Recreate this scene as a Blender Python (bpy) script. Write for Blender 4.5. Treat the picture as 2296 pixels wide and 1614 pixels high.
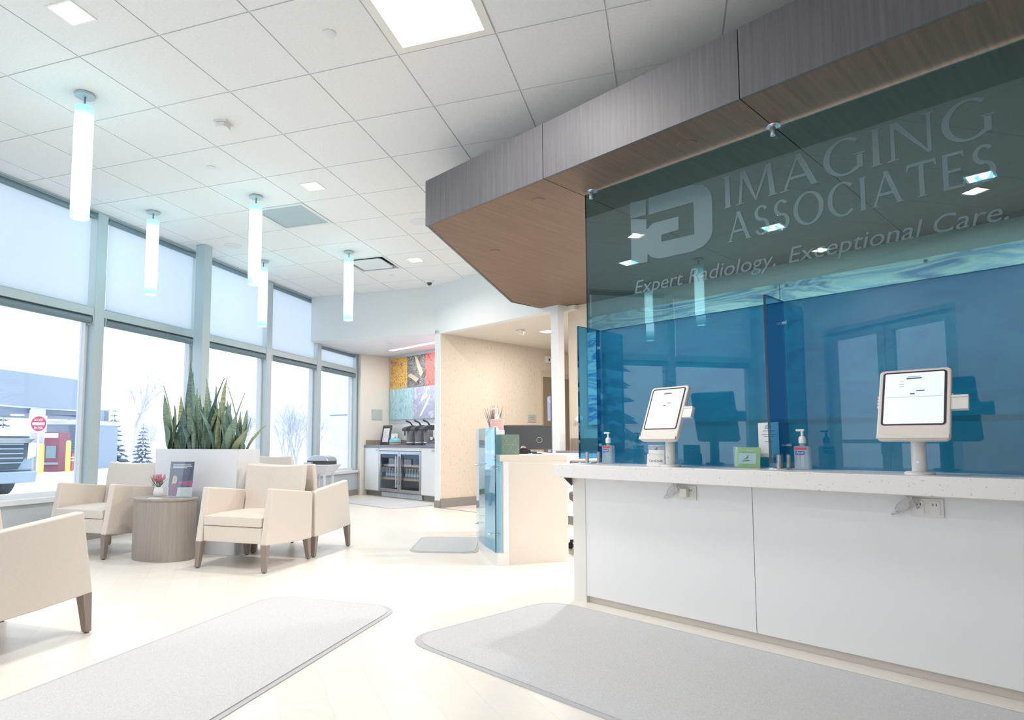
import bpy, bmesh, math, random
from mathutils import Vector, Matrix
random.seed(7)
PI = math.pi
SC = bpy.context.scene
C = SC.collection
for o in list(bpy.data.objects):
    bpy.data.objects.remove(o)

# ------------------------------------------------------------------ camera
HC, F, PPX, PPY, YAW, PIT = 0.943, 1404.8, 1016.77, 885.6, -0.331, 0.0753
TH = 0.512                      # the reception is turned this much against the room
ZC = 3.264                      # ceiling height
XW = -5.383                     # window wall
cd = bpy.data.cameras.new('camera')
cam = bpy.data.objects.new('camera', cd)
C.objects.link(cam)
cam.location = (0, 0, HC)
cam.rotation_euler = (PI / 2 + PIT, 0, -YAW)
cd.sensor_width = 36
cd.lens = F / 2296 * 36
cd.shift_x = (1148 - PPX) / 2296
cd.shift_y = (PPY - 807) / 2296
cd.clip_start = 0.05
cd.clip_end = 300
SC.camera = cam

# ------------------------------------------------------------------ world, exposure
SC.view_settings.view_transform = 'Standard'
SC.view_settings.look = 'None'
SC.view_settings.exposure = 0.62
SC.view_settings.gamma = 1
SC.view_settings.use_curve_mapping = False
wd = bpy.data.worlds.new('overcast_sky')
SC.world = wd
wd.use_nodes = True
bg = wd.node_tree.nodes['Background']
bg.inputs[0].default_value = (0.86, 0.93, 1.0, 1)
bg.inputs[1].default_value = 1.35
SC.cycles.use_denoising = True
SC.cycles.adaptive_threshold = 0.025
SC.cycles.max_bounces = 6
SC.cycles.diffuse_bounces = 3
SC.cycles.glossy_bounces = 3
SC.cycles.transmission_bounces = 3
SC.cycles.transparent_max_bounces = 20
SC.cycles.sample_clamp_indirect = 8
SC.cycles.caustics_reflective = False
SC.cycles.caustics_refractive = False

# ------------------------------------------------------------------ helpers
FW = Vector((math.sin(YAW) * math.cos(PIT), math.cos(YAW) * math.cos(PIT), math.sin(PIT)))
RT = Vector((math.cos(YAW), -math.sin(YAW), 0))
UP = RT.cross(FW)
A2 = Vector((math.cos(TH), -math.sin(TH), 0))
M2 = Vector((math.sin(TH), math.cos(TH), 0))


def at(px, py, depth):
    """point of the place that stands `depth` metres in front of the camera"""
    return Vector((0, 0, HC)) + (FW + RT * ((px - PPX) / F) - UP * ((py - PPY) / F)) * depth


def on_t(px, py, t):
    """(s, z) on the reception plane t = const"""
    d = FW + RT * ((px - PPX) / F) - UP * ((py - PPY) / F)
    P = d * (t / d.dot(M2))
    return (P.dot(A2), P.z + HC)


def w(s, t, z=0.0):
    return A2 * s + M2 * t + Vector((0, 0, z))


def lin(c):
    return tuple((x / 12.92 if x <= 0.04045 else ((x + 0.055) / 1.055) ** 2.4) for x in [v / 255 for v in c])


MATS = {}


def mat(name, col, rough=0.55, metal=0.0, spec=0.5, emit=None, es=0.0, noise=None, bump=None, trans=0.0):
    """procedural principled material; col in sRGB 0-255; noise = (scale, amount, stretch)"""
    m = bpy.data.materials.new(name)
    MATS[name] = m
    m.use_nodes = True
    nt = m.node_tree
    p = nt.nodes['Principled BSDF']
    c = lin(col)
    p.inputs['Base Color'].default_value = (*c, 1)
    p.inputs['Roughness'].default_value = rough
    p.inputs['Metallic'].default_value = metal
    p.inputs['Specular IOR Level'].default_value = spec
    if trans:
        p.inputs['Transmission Weight'].default_value = trans
    if emit:
        p.inputs['Emission Color'].default_value = (*lin(emit), 1)
        p.inputs['Emission Strength'].default_value = es
    if noise or bump:
        tc = nt.nodes.new('ShaderNodeTexCoord')
        mp = nt.nodes.new('ShaderNodeMapping')
        nz = nt.nodes.new('ShaderNodeTexNoise')
        nz.inputs['Detail'].default_value = 5
        nz.inputs['Roughness'].default_value = 0.6
        nt.links.new(tc.outputs['Object'], mp.inputs[0])
        nt.links.new(mp.outputs[0], nz.inputs['Vector'])
        sc, am, st_ = noise if noise else (40, 0, (1, 1, 1))
        mp.inputs['Scale'].default_value = st_
        nz.inputs['Scale'].default_value = sc
        if am:
            rp = nt.nodes.new('ShaderNodeValToRGB')
            rp.color_ramp.elements[0].position = 0.32
            rp.color_ramp.elements[1].position = 0.68
            rp.color_ramp.elements[0].color = (*[max(0, x * (1 - am)) for x in c], 1)
            rp.color_ramp.elements[1].color = (*[min(1, x * (1 + am)) for x in c], 1)
            nt.links.new(nz.outputs[0], rp.inputs[0])
            nt.links.new(rp.outputs[0], p.inputs['Base Color'])
        if bump:
            bp = nt.nodes.new('ShaderNodeBump')
            bp.inputs['Strength'].default_value = bump
            bp.inputs['Distance'].default_value = 0.01
            nt.links.new(nz.outputs[0], bp.inputs['Height'])
            nt.links.new(bp.outputs[0], p.inputs['Normal'])
    return m


def glassmat(name, tint, refl=0.06, rough=0.0, power=4.0, haze=None):
    """sheet glass: tinted see-through plus mirror reflection that grows at grazing angles"""
    m = bpy.data.materials.new(name)
    MATS[name] = m
    m.use_nodes = True
    nt = m.node_tree
    for n in list(nt.nodes):
        nt.nodes.remove(n)
    out = nt.nodes.new('ShaderNodeOutputMaterial')
    tr = nt.nodes.new('ShaderNodeBsdfTransparent')
    tr.inputs[0].default_value = (*tint, 1)
    gl = nt.nodes.new('ShaderNodeBsdfGlossy')
    gl.inputs['Roughness'].default_value = rough
    gl.inputs['Color'].default_value = (0.95, 0.97, 1, 1)
    lw = nt.nodes.new('ShaderNodeLayerWeight')
    lw.inputs[0].default_value = 0.5
    pw = nt.nodes.new('ShaderNodeMath')
    pw.operation = 'POWER'
    pw.inputs[1].default_value = power
    ml = nt.nodes.new('ShaderNodeMath')
    ml.operation = 'MULTIPLY_ADD'
    ml.inputs[1].default_value = 1 - refl
    ml.inputs[2].default_value = refl
    mx = nt.nodes.new('ShaderNodeMixShader')
    nt.links.new(lw.outputs['Facing'], pw.inputs[0])
    nt.links.new(pw.outputs[0], ml.inputs[0])
    nt.links.new(ml.outputs[0], mx.inputs[0])
    nt.links.new(tr.outputs[0], mx.inputs[1])
    nt.links.new(gl.outputs[0], mx.inputs[2])
    last = mx
    if haze:
        df = nt.nodes.new('ShaderNodeBsdfDiffuse')
        df.inputs[0].default_value = (*haze[0], 1)
        m2 = nt.nodes.new('ShaderNodeMixShader')
        m2.inputs[0].default_value = haze[1]
        nt.links.new(mx.outputs[0], m2.inputs[1])
        nt.links.new(df.outputs[0], m2.inputs[2])
        last = m2
    nt.links.new(last.outputs[0], out.inputs[0])
    return m


def emitmat(name, col, strength):
    m = bpy.data.materials.new(name)
    MATS[name] = m
    m.use_nodes = True
    nt = m.node_tree
    p = nt.nodes['Principled BSDF']
    p.inputs['Base Color'].default_value = (*lin(col), 1)
    p.inputs['Emission Color'].default_value = (*lin(col), 1)
    p.inputs['Emission Strength'].default_value = strength
    return m


class MB:
    """collects shapes and links them as one mesh object"""

    def __init__(self):
        self.v, self.f = [], []

    def add(self, vs, fs):
        n = len(self.v)
        self.v += [tuple(v) for v in vs]
        self.f += [tuple(i + n for i in f) for f in fs]
        return self

    def box(self, x0, y0, z0, x1, y1, z1):
        x0, x1 = min(x0, x1), max(x0, x1)
        y0, y1 = min(y0, y1), max(y0, y1)
        z0, z1 = min(z0, z1), max(z0, z1)
        vs = [(x, y, z) for z in (z0, z1) for (x, y) in ((x0, y0), (x1, y0), (x1, y1), (x0, y1))]
        return self.add(vs, [(3, 2, 1, 0), (4, 5, 6, 7), (0, 1, 5, 4), (1, 2, 6, 5), (2, 3, 7, 6), (3, 0, 4, 7)])

    def prism(self, poly, h0, h1, axis='z'):
        mp = {'z': lambda u, v, h: (u, v, h), 'x': lambda u, v, h: (h, u, v), 'y': lambda u, v, h: (u, h, v)}[axis]
        n = len(poly)
        vs = [mp(u, v, h0) for u, v in poly] + [mp(u, v, h1) for u, v in poly]
        fs = [tuple(range(n))[::-1], tuple(range(n, 2 * n))]
        fs += [(i, (i + 1) % n, n + (i + 1) % n, n + i) for i in range(n)]
        return self.add(vs, fs)

    def tube(self, pts, r, n=10, caps=True):
        pts = [Vector(p) for p in pts]
        rs = r if isinstance(r, (list, tuple)) else [r] * len(pts)
        vs, fs = [], []
        prev = None
        for i, p in enumerate(pts):
            d = (pts[min(i + 1, len(pts) - 1)] - pts[max(i - 1, 0)]).normalized()
            if prev is None:
                u = d.orthogonal().normalized()
            else:
                u = (prev - d * prev.dot(d)).normalized()
            prev = u
            q = d.cross(u)
            for k in range(n):
                an = 2 * PI * k / n
                vs.append(p + (u * math.cos(an) + q * math.sin(an)) * rs[i])
        for i in range(len(pts) - 1):
            for k in range(n):
                fs.append((i * n + k, i * n + (k + 1) % n, (i + 1) * n + (k + 1) % n, (i + 1) * n + k))
        if caps:
            fs.append(tuple(range(n))[::-1])
            fs.append(tuple(range((len(pts) - 1) * n, len(pts) * n)))
        return self.add(vs, fs)

    def lathe(self, prof, n=24, c=(0, 0, 0), ell=(1, 1)):
        vs, fs = [], []
        for (r, z) in prof:
            for k in range(n):
                an = 2 * PI * k / n
                vs.append((c[0] + r * math.cos(an) * ell[0], c[1] + r * math.sin(an) * ell[1], c[2] + z))
        for i in range(len(prof) - 1):
            for k in range(n):
                fs.append((i * n + k, i * n + (k + 1) % n, (i + 1) * n + (k + 1) % n, (i + 1) * n + k))
        fs.append(tuple(range(n))[::-1])
        fs.append(tuple(range((len(prof) - 1) * n, len(prof) * n)))
        return self.add(vs, fs)

    def mesh(self, name, smooth=False):
        me = bpy.data.meshes.new(name)
        me.from_pydata(self.v, [], self.f)
        bm = bmesh.new()
        bm.from_mesh(me)
        bmesh.ops.recalc_face_normals(bm, faces=bm.faces)
        bm.to_mesh(me)
        bm.free()
        if smooth:
            for p in me.polygons:
                p.use_smooth = True
            me.set_sharp_from_angle(angle=math.radians(38))
        me.update()
        return me

    def build(self, name, m, parent=None, smooth=False, bevel=0, seg=2):
        me = self.mesh(name, smooth or bevel > 0)
        return mk(name, me, m, parent, bevel, seg)


def mk(name, me, m, parent=None, bevel=0, seg=2):
    o = bpy.data.objects.new(name, me)
    C.objects.link(o)
    if m is not None and not me.materials:
        me.materials.append(MATS[m] if isinstance(m, str) else m)
    if parent is not None:
        o.parent = parent
    if bevel:
        b = o.modifiers.new('bevel', 'BEVEL')
        b.width = bevel
        b.segments = seg
        b.limit_method = 'ANGLE'
        b.harden_normals = True
    return o


def tag(o, label=None, cat=None, group=None, kind=None):
    if label:
        o['label'] = label
    if cat:
        o['category'] = cat
    if group:
        o['group'] = group
    if kind:
        o['kind'] = kind
    return o


def thing(name, label, cat, loc=(0, 0, 0), rz=0.0, group=None, kind=None):
    o = bpy.data.objects.new(name, None)
    o.empty_display_size = 0.1
    C.objects.link(o)
    o.location = loc
    o.rotation_euler = (0, 0, rz)
    return tag(o, label, cat, group, kind)


def struct(name, loc=(0, 0, 0), rz=0.0):
    return thing(name, None, None, loc, rz, None, 'structure')


def dup(root, loc, rz=None, label=None):
    r = root.copy()
    C.objects.link(r)
    r.location = loc
    if rz is not None:
        r.rotation_euler = (0, 0, rz)
    if label:
        r['label'] = label
    for ch in list(root.children):
        c = ch.copy()
        C.objects.link(c)
        c.parent = r
        for g in list(ch.children):
            d = g.copy()
            C.objects.link(d)
            d.parent = c
    return r


def rrect(x0, y0, x1, y1, r, n=5):
    pts = []
    for cx, cy, a0 in ((x1 - r, y0 + r, -PI / 2), (x1 - r, y1 - r, 0), (x0 + r, y1 - r, PI / 2), (x0 + r, y0 + r, PI)):
        for k in range(n + 1):
            an = a0 + PI / 2 * k / n
            pts.append((cx + r * math.cos(an), cy + r * math.sin(an)))
    return pts


def text(name, s, size, m, parent, loc, rot=(PI / 2, 0, 0), shear=0.0, width=None, align='LEFT', extrude=0.0004, bold=0.0):
    cu = bpy.data.curves.new(name, 'FONT')
    cu.body = s
    cu.size = size
    cu.shear = shear
    cu.extrude = extrude
    cu.offset = bold
    cu.align_x = align
    cu.resolution_u = 4
    o = bpy.data.objects.new(name, cu)
    C.objects.link(o)
    bpy.context.view_layer.update()
    me = bpy.data.meshes.new_from_object(o.evaluated_get(bpy.context.evaluated_depsgraph_get()))
    bpy.data.objects.remove(o)
    bpy.data.curves.remove(cu)
    me.name = name
    if width:
        xs = [v.co.x for v in me.vertices]
        k = width / (max(xs) - min(xs))
        for v in me.vertices:
            v.co.x *= k
    me.materials.clear()
    r = mk(name, me, m, parent)
    r.location = loc
    r.rotation_euler = rot
    return r


def lamp(name, kind, loc, power, col=(1, 1, 1), size=0.2, rot=(0, 0, 0), sizey=None, parent=None, spread=None):
    ld = bpy.data.lights.new(name, kind)
    ld.energy = power
    ld.color = col
    if kind == 'AREA':
        ld.size = size
        if sizey:
            ld.shape = 'RECTANGLE'
            ld.size_y = sizey
        if spread:
            ld.spread = spread
    else:
        ld.shadow_soft_size = size
    o = bpy.data.objects.new(name, ld)
    C.objects.link(o)
    o.location = loc
    o.rotation_euler = rot
    if parent is not None:
        o.parent = parent
    return o


# ------------------------------------------------------------------ materials
mat('wall_white', (236, 238, 240), 0.6)
mat('wall_cream', (232, 226, 217), 0.6)
mat('wall_beige', (229, 215, 197), 0.6)
mat('ceiling_white', (236, 236, 236), 0.75, noise=(60, 0.03, (1, 1, 1)))
mat('grid_white', (226, 228, 230), 0.5)
mat('aluminium', (190, 205, 211), 0.4, 0.15)
mat('aluminium_dark', (120, 140, 150), 0.4, 0.2)
mat('sill_white', (232, 237, 242), 0.35)
mat('panel_grey', (196, 204, 212), 0.5)
mat('base_grey', (150, 146, 144), 0.6)
mat('upholstery', (226, 215, 206), 0.42, noise=(60, 0.02, (1, 1, 1)), bump=0.04)
mat('leg_wood', (146, 132, 124), 0.45, noise=(10, 0.12, (8, 8, 0.6)))
mat('table_wood', (168, 158, 151), 0.4, noise=(7, 0.10, (9, 9, 0.25)))
mat('fascia_wood', (98, 97, 102), 0.5, noise=(5, 0.16, (10, 10, 0.35)))
mat('soffit_wood', (118, 92, 76), 0.5, noise=(5, 0.18, (11, 0.35, 11)))
mat('quartz', (240, 237, 236), 0.28)
mat('laminate_white', (243, 244, 247), 0.4)
mat('laminate_cream', (222, 214, 205), 0.4)
mat('mat_grey', (208, 208, 211), 0.95, noise=(160, 0.10, (1, 1, 1)), bump=0.3)
mat('mat_edge', (192, 192, 196), 0.8)
mat('steel', (205, 208, 212), 0.25, 0.9)
mat('chrome', (225, 228, 232), 0.12, 1.0)
mat('black', (38, 38, 42), 0.45)
mat('charcoal', (70, 72, 78), 0.5)
mat('white_plastic', (238, 236, 233), 0.38)
mat('tablet_shell', (236, 228, 222), 0.4)
mat('bezel', (58, 50, 62), 0.3)
mat('paper', (245, 245, 245), 0.7)
mat('ink_blue', (58, 92, 160), 0.6)
mat('ink_grey', (120, 130, 140), 0.6)
mat('ink_faint', (180, 188, 200), 0.6)
mat('snow', (246, 248, 252), 0.8)
mat('leaf_green', (134, 158, 140), 0.42, noise=(14, 0.35, (1, 1, 3)))
mat('leaf_pale', (170, 180, 140), 0.45, noise=(14, 0.35, (1, 1, 3)))
mat('leaf_dark', (112, 142, 140), 0.42, noise=(14, 0.35, (1, 1, 3)))
mat('soil', (70, 62, 58), 0.9)
mat('planter_white', (232, 234, 240), 0.4)
mat('stone_dark', (140, 136, 152), 0.3, noise=(60, 0.1, (1, 1, 1)))
mat('fridge_dark', (124, 124, 130), 0.4)
mat('shelf_wood', (226, 190, 148), 0.5)
mat('frame_black', (66, 70, 76), 0.4)
mat('teal', (120, 190, 200), 0.35)
mat('dry_leaf', (206, 182, 160), 0.6)
mat('terracotta', (206, 164, 140), 0.6)
mat('sign_grey', (186, 196, 192), 0.5)
mat('door_brown', (150, 138, 122), 0.55)
mat('door_frame', (216, 200, 178), 0.5)
mat('purple', (98, 84, 116), 0.5)
mat('magenta', (200, 80, 140), 0.5)
mat('skin', (226, 190, 172), 0.6)
mat('blonde', (236, 214, 176), 0.6)
mat('plum', (150, 78, 100), 0.6)
mat('petal_pink', (206, 136, 160), 0.6)
mat('petal_grey', (150, 120, 130), 0.6)
mat('stem_green', (120, 138, 104), 0.6)
mat('ceramic', (240, 240, 242), 0.25)
mat('outlet', (236, 233, 228), 0.4)
mat('cord', (215, 214, 214), 0.5)
mat('sign_red', (206, 66, 104), 0.5)
mat('siding', (150, 166, 186), 0.55)
mat('siding_dark', (124, 142, 166), 0.55)
mat('ext_white', (236, 240, 246), 0.6)
mat('bollard_yellow', (246, 218, 120), 0.5)
mat('post_orange', (240, 110, 104), 0.5)
mat('atm_maroon', (146, 84, 106), 0.45)
mat('atm_screen', (128, 156, 168), 0.3)
mat('truck_paint', (176, 194, 214), 0.25, 0.3)
mat('truck_grille', (70, 92, 108), 0.4)
mat('truck_glass', (110, 130, 150), 0.1)
mat('tyre', (78, 86, 98), 0.8)
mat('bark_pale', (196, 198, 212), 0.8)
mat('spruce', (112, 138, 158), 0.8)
mat('green_card', (150, 196, 120), 0.5)
mat('green_ink', (60, 150, 90), 0.5)
mat('box_green', (118, 140, 128), 0.6)
mat('box_line', (176, 192, 180), 0.6)
mat('label_red', (206, 70, 92), 0.5)
mat('label_blue', (70, 90, 170), 0.5)
mat('vase_blue', (90, 160, 190), 0.3)
mat('pink_gel', (232, 190, 186), 0.3)
mat('brass', (216, 202, 188), 0.35, 0.5)
mat('fixture_rim', (240, 236, 230), 0.4)
mat('diffuser_grey', (176, 190, 194), 0.6)
mat('office_dark', (112, 108, 108), 0.7)
mat('brown_panel', (160, 144, 130), 0.6)
glassmat('window_glass', (0.96, 0.985, 1.0), 0.03)
glassmat('glass_upper', (0.37, 0.56, 0.62), 0.06)
glassmat('glass_lower', (0.06, 0.40, 0.60), 0.14, haze=((0.02, 0.20, 0.34), 0.5))
glassmat('glass_divider', (0.32, 0.64, 0.84), 0.05)
glassmat('glass_edge', (0.10, 0.32, 0.40), 0.10)
glassmat('glass_desk', (0.62, 0.84, 0.93), 0.06)
glassmat('clear_plastic', (0.93, 0.96, 0.97), 0.06)
glassmat('gel_clear', (0.82, 0.92, 0.95), 0.08, haze=((0.8, 0.88, 0.92), 0.25))
glassmat('fridge_glass', (0.90, 0.93, 0.97), 0.06)
glassmat('bottle_glass', (0.80, 0.88, 0.92), 0.08, haze=((0.75, 0.82, 0.86), 0.35))
glassmat('etched', (0.62, 0.74, 0.76), 0.04, haze=((0.42, 0.54, 0.60), 0.27))
emitmat('led_white', (255, 250, 244), 6)
emitmat('led_warm', (255, 226, 190), 5)
emitmat('led_panel', (255, 248, 240), 4)
emitmat('screen_white', (226, 234, 240), 0.32)


def pendant_mat():
    m = bpy.data.materials.new('pendant_glass')
    MATS['pendant_glass'] = m
    m.use_nodes = True
    nt = m.node_tree
    p = nt.nodes['Principled BSDF']
    p.inputs['Base Color'].default_value = (0.5, 0.85, 0.88, 1)
    p.inputs['Roughness'].default_value = 0.4
    tc = nt.nodes.new('ShaderNodeTexCoord')
    sp = nt.nodes.new('ShaderNodeSeparateXYZ')
    mr = nt.nodes.new('ShaderNodeMapRange')
    mr.inputs[1].default_value = -0.76
    mr.inputs[2].default_value = 0.0
    r1 = nt.nodes.new('ShaderNodeValToRGB')
    e = r1.color_ramp.elements
    e[0].position, e[0].color = 0.0, (0.22, 0.62, 0.66, 1)
    e[1].position, e[1].color = 1.0, (0.20, 0.62, 0.68, 1)
    for pos, c in ((0.08, (0.24, 0.68, 0.72, 1)), (0.20, (0.55, 0.95, 1, 1)), (0.80, (0.55, 0.95, 1, 1)), (0.93, (0.25, 0.72, 0.78, 1))):
        k = e.new(pos)
        k.color = c
    r2 = nt.nodes.new('ShaderNodeValToRGB')
    e = r2.color_ramp.elements
    e[0].position, e[0].color = 0.04, (0.18, 0.18, 0.18, 1)
    e[1].position, e[1].color = 0.96, (0.18, 0.18, 0.18, 1)
    for pos in (0.2, 0.8):
        k = e.new(pos)
        k.color = (1, 1, 1, 1)
    ml = nt.nodes.new('ShaderNodeMath')
    ml.operation = 'MULTIPLY'
    ml.inputs[1].default_value = 3.6
    nt.links.new(tc.outputs['Object'], sp.inputs[0])
    nt.links.new(sp.outputs[2], mr.inputs[0])
    nt.links.new(mr.outputs[0], r1.inputs[0])
    nt.links.new(mr.outputs[0], r2.inputs[0])
    nt.links.new(r1.outputs[0], p.inputs['Emission Color'])
    nt.links.new(r2.outputs[0], ml.inputs[0])
    nt.links.new(ml.outputs[0], p.inputs['Emission Strength'])


pendant_mat()


def floor_mat():
    m = bpy.data.materials.new('floor_vinyl')
    MATS['floor_vinyl'] = m
    m.use_nodes = True
    nt = m.node_tree
    p = nt.nodes['Principled BSDF']
    p.inputs['Roughness'].default_value = 0.32
    tc = nt.nodes.new('ShaderNodeTexCoord')
    mp = nt.nodes.new('ShaderNodeMapping')
    mp.inputs['Rotation'].default_value = (0, 0, 0.9)
    bk = nt.nodes.new('ShaderNodeTexBrick')
    bk.inputs['Scale'].default_value = 1.0
    bk.inputs['Brick Width'].default_value = 1.2
    bk.inputs['Row Height'].default_value = 0.18
    bk.inputs['Mortar Size'].default_value = 0.002
    bk.inputs['Color1'].default_value = (*lin((245, 240, 234)), 1)
    bk.inputs['Color2'].default_value = (*lin((240, 234, 226)), 1)
    bk.inputs['Mortar'].default_value = (*lin((234, 228, 219)), 1)
    mp2 = nt.nodes.new('ShaderNodeMapping')
    mp2.inputs['Rotation'].default_value = (0, 0, 0.9)
    mp2.inputs['Scale'].default_value = (0.6, 14, 1)
    nz = nt.nodes.new('ShaderNodeTexNoise')
    nz.inputs['Scale'].default_value = 3
    nz.inputs['Detail'].default_value = 4
    rp = nt.nodes.new('ShaderNodeValToRGB')
    rp.color_ramp.elements[0].color = (0.93, 0.92, 0.91, 1)
    rp.color_ramp.elements[1].color = (1, 1, 1, 1)
    mx = nt.nodes.new('ShaderNodeMix')
    mx.data_type = 'RGBA'
    mx.blend_type = 'MULTIPLY'
    mx.inputs[0].default_value = 1
    nt.links.new(tc.outputs['Object'], mp.inputs[0])
    nt.links.new(tc.outputs['Object'], mp2.inputs[0])
    nt.links.new(mp.outputs[0], bk.inputs['Vector'])
    nt.links.new(mp2.outputs[0], nz.inputs['Vector'])
    nt.links.new(nz.outputs[0], rp.inputs[0])
    nt.links.new(bk.outputs[0], mx.inputs[6])
    nt.links.new(rp.outputs[0], mx.inputs[7])
    nt.links.new(mx.outputs[2], p.inputs['Base Color'])


floor_mat()


def speckle_mat(name, base, spot, scale, lo=0.62, hi=0.70, rough=0.5, stretch=(1, 1, 1)):
    m = bpy.data.materials.new(name)
    MATS[name] = m
    m.use_nodes = True
    nt = m.node_tree
    p = nt.nodes['Principled BSDF']
    p.inputs['Roughness'].default_value = rough
    tc = nt.nodes.new('ShaderNodeTexCoord')
    mp = nt.nodes.new('ShaderNodeMapping')
    mp.inputs['Scale'].default_value = stretch
    nz = nt.nodes.new('ShaderNodeTexNoise')
    nz.inputs['Scale'].default_value = scale
    nz.inputs['Detail'].default_value = 2
    rp = nt.nodes.new('ShaderNodeValToRGB')
    rp.color_ramp.elements[0].position = lo
    rp.color_ramp.elements[1].position = hi
    rp.color_ramp.elements[0].color = (*lin(base), 1)
    rp.color_ramp.elements[1].color = (*lin(spot), 1)
    nt.links.new(tc.outputs['Object'], mp.inputs[0])
    nt.links.new(mp.outputs[0], nz.inputs['Vector'])
    nt.links.new(nz.outputs[0], rp.inputs[0])
    nt.links.new(rp.outputs[0], p.inputs['Base Color'])
    return m


speckle_mat('wallpaper', (229, 216, 202), (210, 196, 180), 34, 0.58, 0.74, 0.6, (1, 1, 0.5))
speckle_mat('quartz', (241, 238, 237), (206, 202, 202), 90, 0.66, 0.72, 0.28)


def art_mat(name, cols, scale, dist=2.0, stretch=(1, 1, 1), rot=(0, 0, 0)):
    """swirling printed picture: noise through a many-coloured ramp"""
    m = bpy.data.materials.new(name)
    MATS[name] = m
    m.use_nodes = True
    nt = m.node_tree
    p = nt.nodes['Principled BSDF']
    p.inputs['Roughness'].default_value = 0.45
    tc = nt.nodes.new('ShaderNodeTexCoord')
    mp = nt.nodes.new('ShaderNodeMapping')
    mp.inputs['Scale'].default_value = stretch
    mp.inputs['Rotation'].default_value = rot
    nz = nt.nodes.new('ShaderNodeTexNoise')
    nz.inputs['Scale'].default_value = scale
    nz.inputs['Detail'].default_value = 6
    nz.inputs['Distortion'].default_value = dist
    rp = nt.nodes.new('ShaderNodeValToRGB')
    e = rp.color_ramp.elements
    n = len(cols)
    for i, c in enumerate(cols):
        pos = 0.3 + 0.4 * i / (n - 1)
        if i == 0:
            k = e[0]
            k.position = pos
        elif i == n - 1:
            k = e[-1]
            k.position = pos
        else:
            k = e.new(pos)
        k.color = (*lin(c), 1)
    nt.links.new(tc.outputs['Object'], mp.inputs[0])
    nt.links.new(mp.outputs[0], nz.inputs['Vector'])
    nt.links.new(nz.outputs[0], rp.inputs[0])
    nt.links.new(rp.outputs[0], p.inputs['Base Color'])
    return m


art_mat('art_gold', [(90, 80, 60), (214, 170, 60), (236, 200, 110), (190, 90, 90), (230, 220, 190)], 9)
art_mat('art_rock', [(40, 40, 46), (90, 92, 98), (150, 150, 150), (60, 60, 66), (200, 196, 190)], 8)
art_mat('art_red', [(90, 70, 70), (214, 90, 90), (236, 130, 124), (224, 80, 90), (240, 200, 180)], 11)
art_mat('art_teal', [(120, 176, 194), (160, 204, 214), (190, 220, 224), (146, 194, 208), (226, 236, 232)], 3, 2.5, (1.6, 1, 0.7), (0, 0.6, 0))
art_mat('art_violet', [(150, 154, 186), (176, 180, 206), (166, 170, 196), (196, 200, 220), (214, 216, 232)], 7, 1.5)
art_mat('art_pale', [(186, 214, 226), (206, 226, 236), (220, 236, 242)], 4, 1.5)
art_mat('mural', [(130, 168, 204), (236, 240, 226), (240, 240, 222), (140, 176, 204), (232, 236, 220), (96, 140, 184), (240, 240, 226)], 1.4, 2.2, (0.55, 1, 2.4), (0, 0.25, 0))

# fabric of the roller shades lets daylight glow through
m = bpy.data.materials.new('shade_fabric')
MATS['shade_fabric'] = m
m.use_nodes = True
nt = m.node_tree
for n in list(nt.nodes):
    nt.nodes.remove(n)
_o = nt.nodes.new('ShaderNodeOutputMaterial')
_d = nt.nodes.new('ShaderNodeBsdfDiffuse')
_d.inputs[0].default_value = (0.80, 0.84, 0.90, 1)
_t = nt.nodes.new('ShaderNodeBsdfTranslucent')
_t.inputs[0].default_value = (0.90, 0.94, 0.99, 1)
_x = nt.nodes.new('ShaderNodeMixShader')
_x.inputs[0].default_value = 0.68
nt.links.new(_d.outputs[0], _x.inputs[1])
nt.links.new(_t.outputs[0], _x.inputs[2])
nt.links.new(_x.outputs[0], _o.inputs[0])

# ================================================================== the shell of the room
o = MB().box(-5.50, -1.1, -0.12, 4.3, 14.5, 0).build('floor', 'floor_vinyl')
tag(o, kind='structure')

# ceiling: slab, T-bar grid, one object per tile
TS = 0.6096
GX, GY = -5.4349 * TS, 3.408 * TS
ceil = struct('ceiling')
MB().box(-5.6, -1.1, ZC + 0.06, 4.3, 14.5, ZC + 0.3).build('slab', 'ceiling_white', ceil)
X0, X1, Y0, Y1 = XW, 4.2, -1.0, 8.645
g = MB()
is_ = range(math.floor((X0 - GX) / TS), math.ceil((X1 - GX) / TS))
js_ = range(math.floor((Y0 - GY) / TS), math.ceil((Y1 - GY) / TS))
for i in is_:
    x = GX + i * TS
    if X0 < x < X1:
        g.box(x - 0.012, Y0, ZC + 0.006, x + 0.012, Y1, ZC + 0.03)
for j in js_:
    y = GY + j * TS
    if Y0 < y < Y1:
        g.box(X0, y - 0.012, ZC + 0.0055, X1, y + 0.012, ZC + 0.03)
g.box(X0, Y0, ZC + 0.004, X0 + 0.02, Y1, ZC + 0.03)
g.box(X0, Y1 - 0.02, ZC + 0.004, X1, Y1, ZC + 0.03)
g.build('ceiling_grid', 'grid_white', ceil)
GAP = 0.0045
h = TS / 2 - GAP
tile_full = MB().box(-h, -h, 0, h, h, 0.02).mesh('ceiling_tile')
tile_full.materials.append(MATS['ceiling_white'])
hb = MB()
q = 0.075
for (a, b, c_, d) in ((-h, -h, h, -q), (-h, q, h, h), (-h, -q, -q, q), (q, -q, h, q)):
    hb.box(a, b, 0, c_, d, 0.02)
tile_hole = hb.mesh('ceiling_tile_cut')
tile_hole.materials.append(MATS['ceiling_white'])
DOWN = [(-3.008, 4.821), (-3.008, 7.259), (-3.008, 2.382), (-3.008, -0.056), (-1.18, -0.056)]
SPECIAL = {(-1, 5), (-1, 8), (3, 1)}
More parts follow.
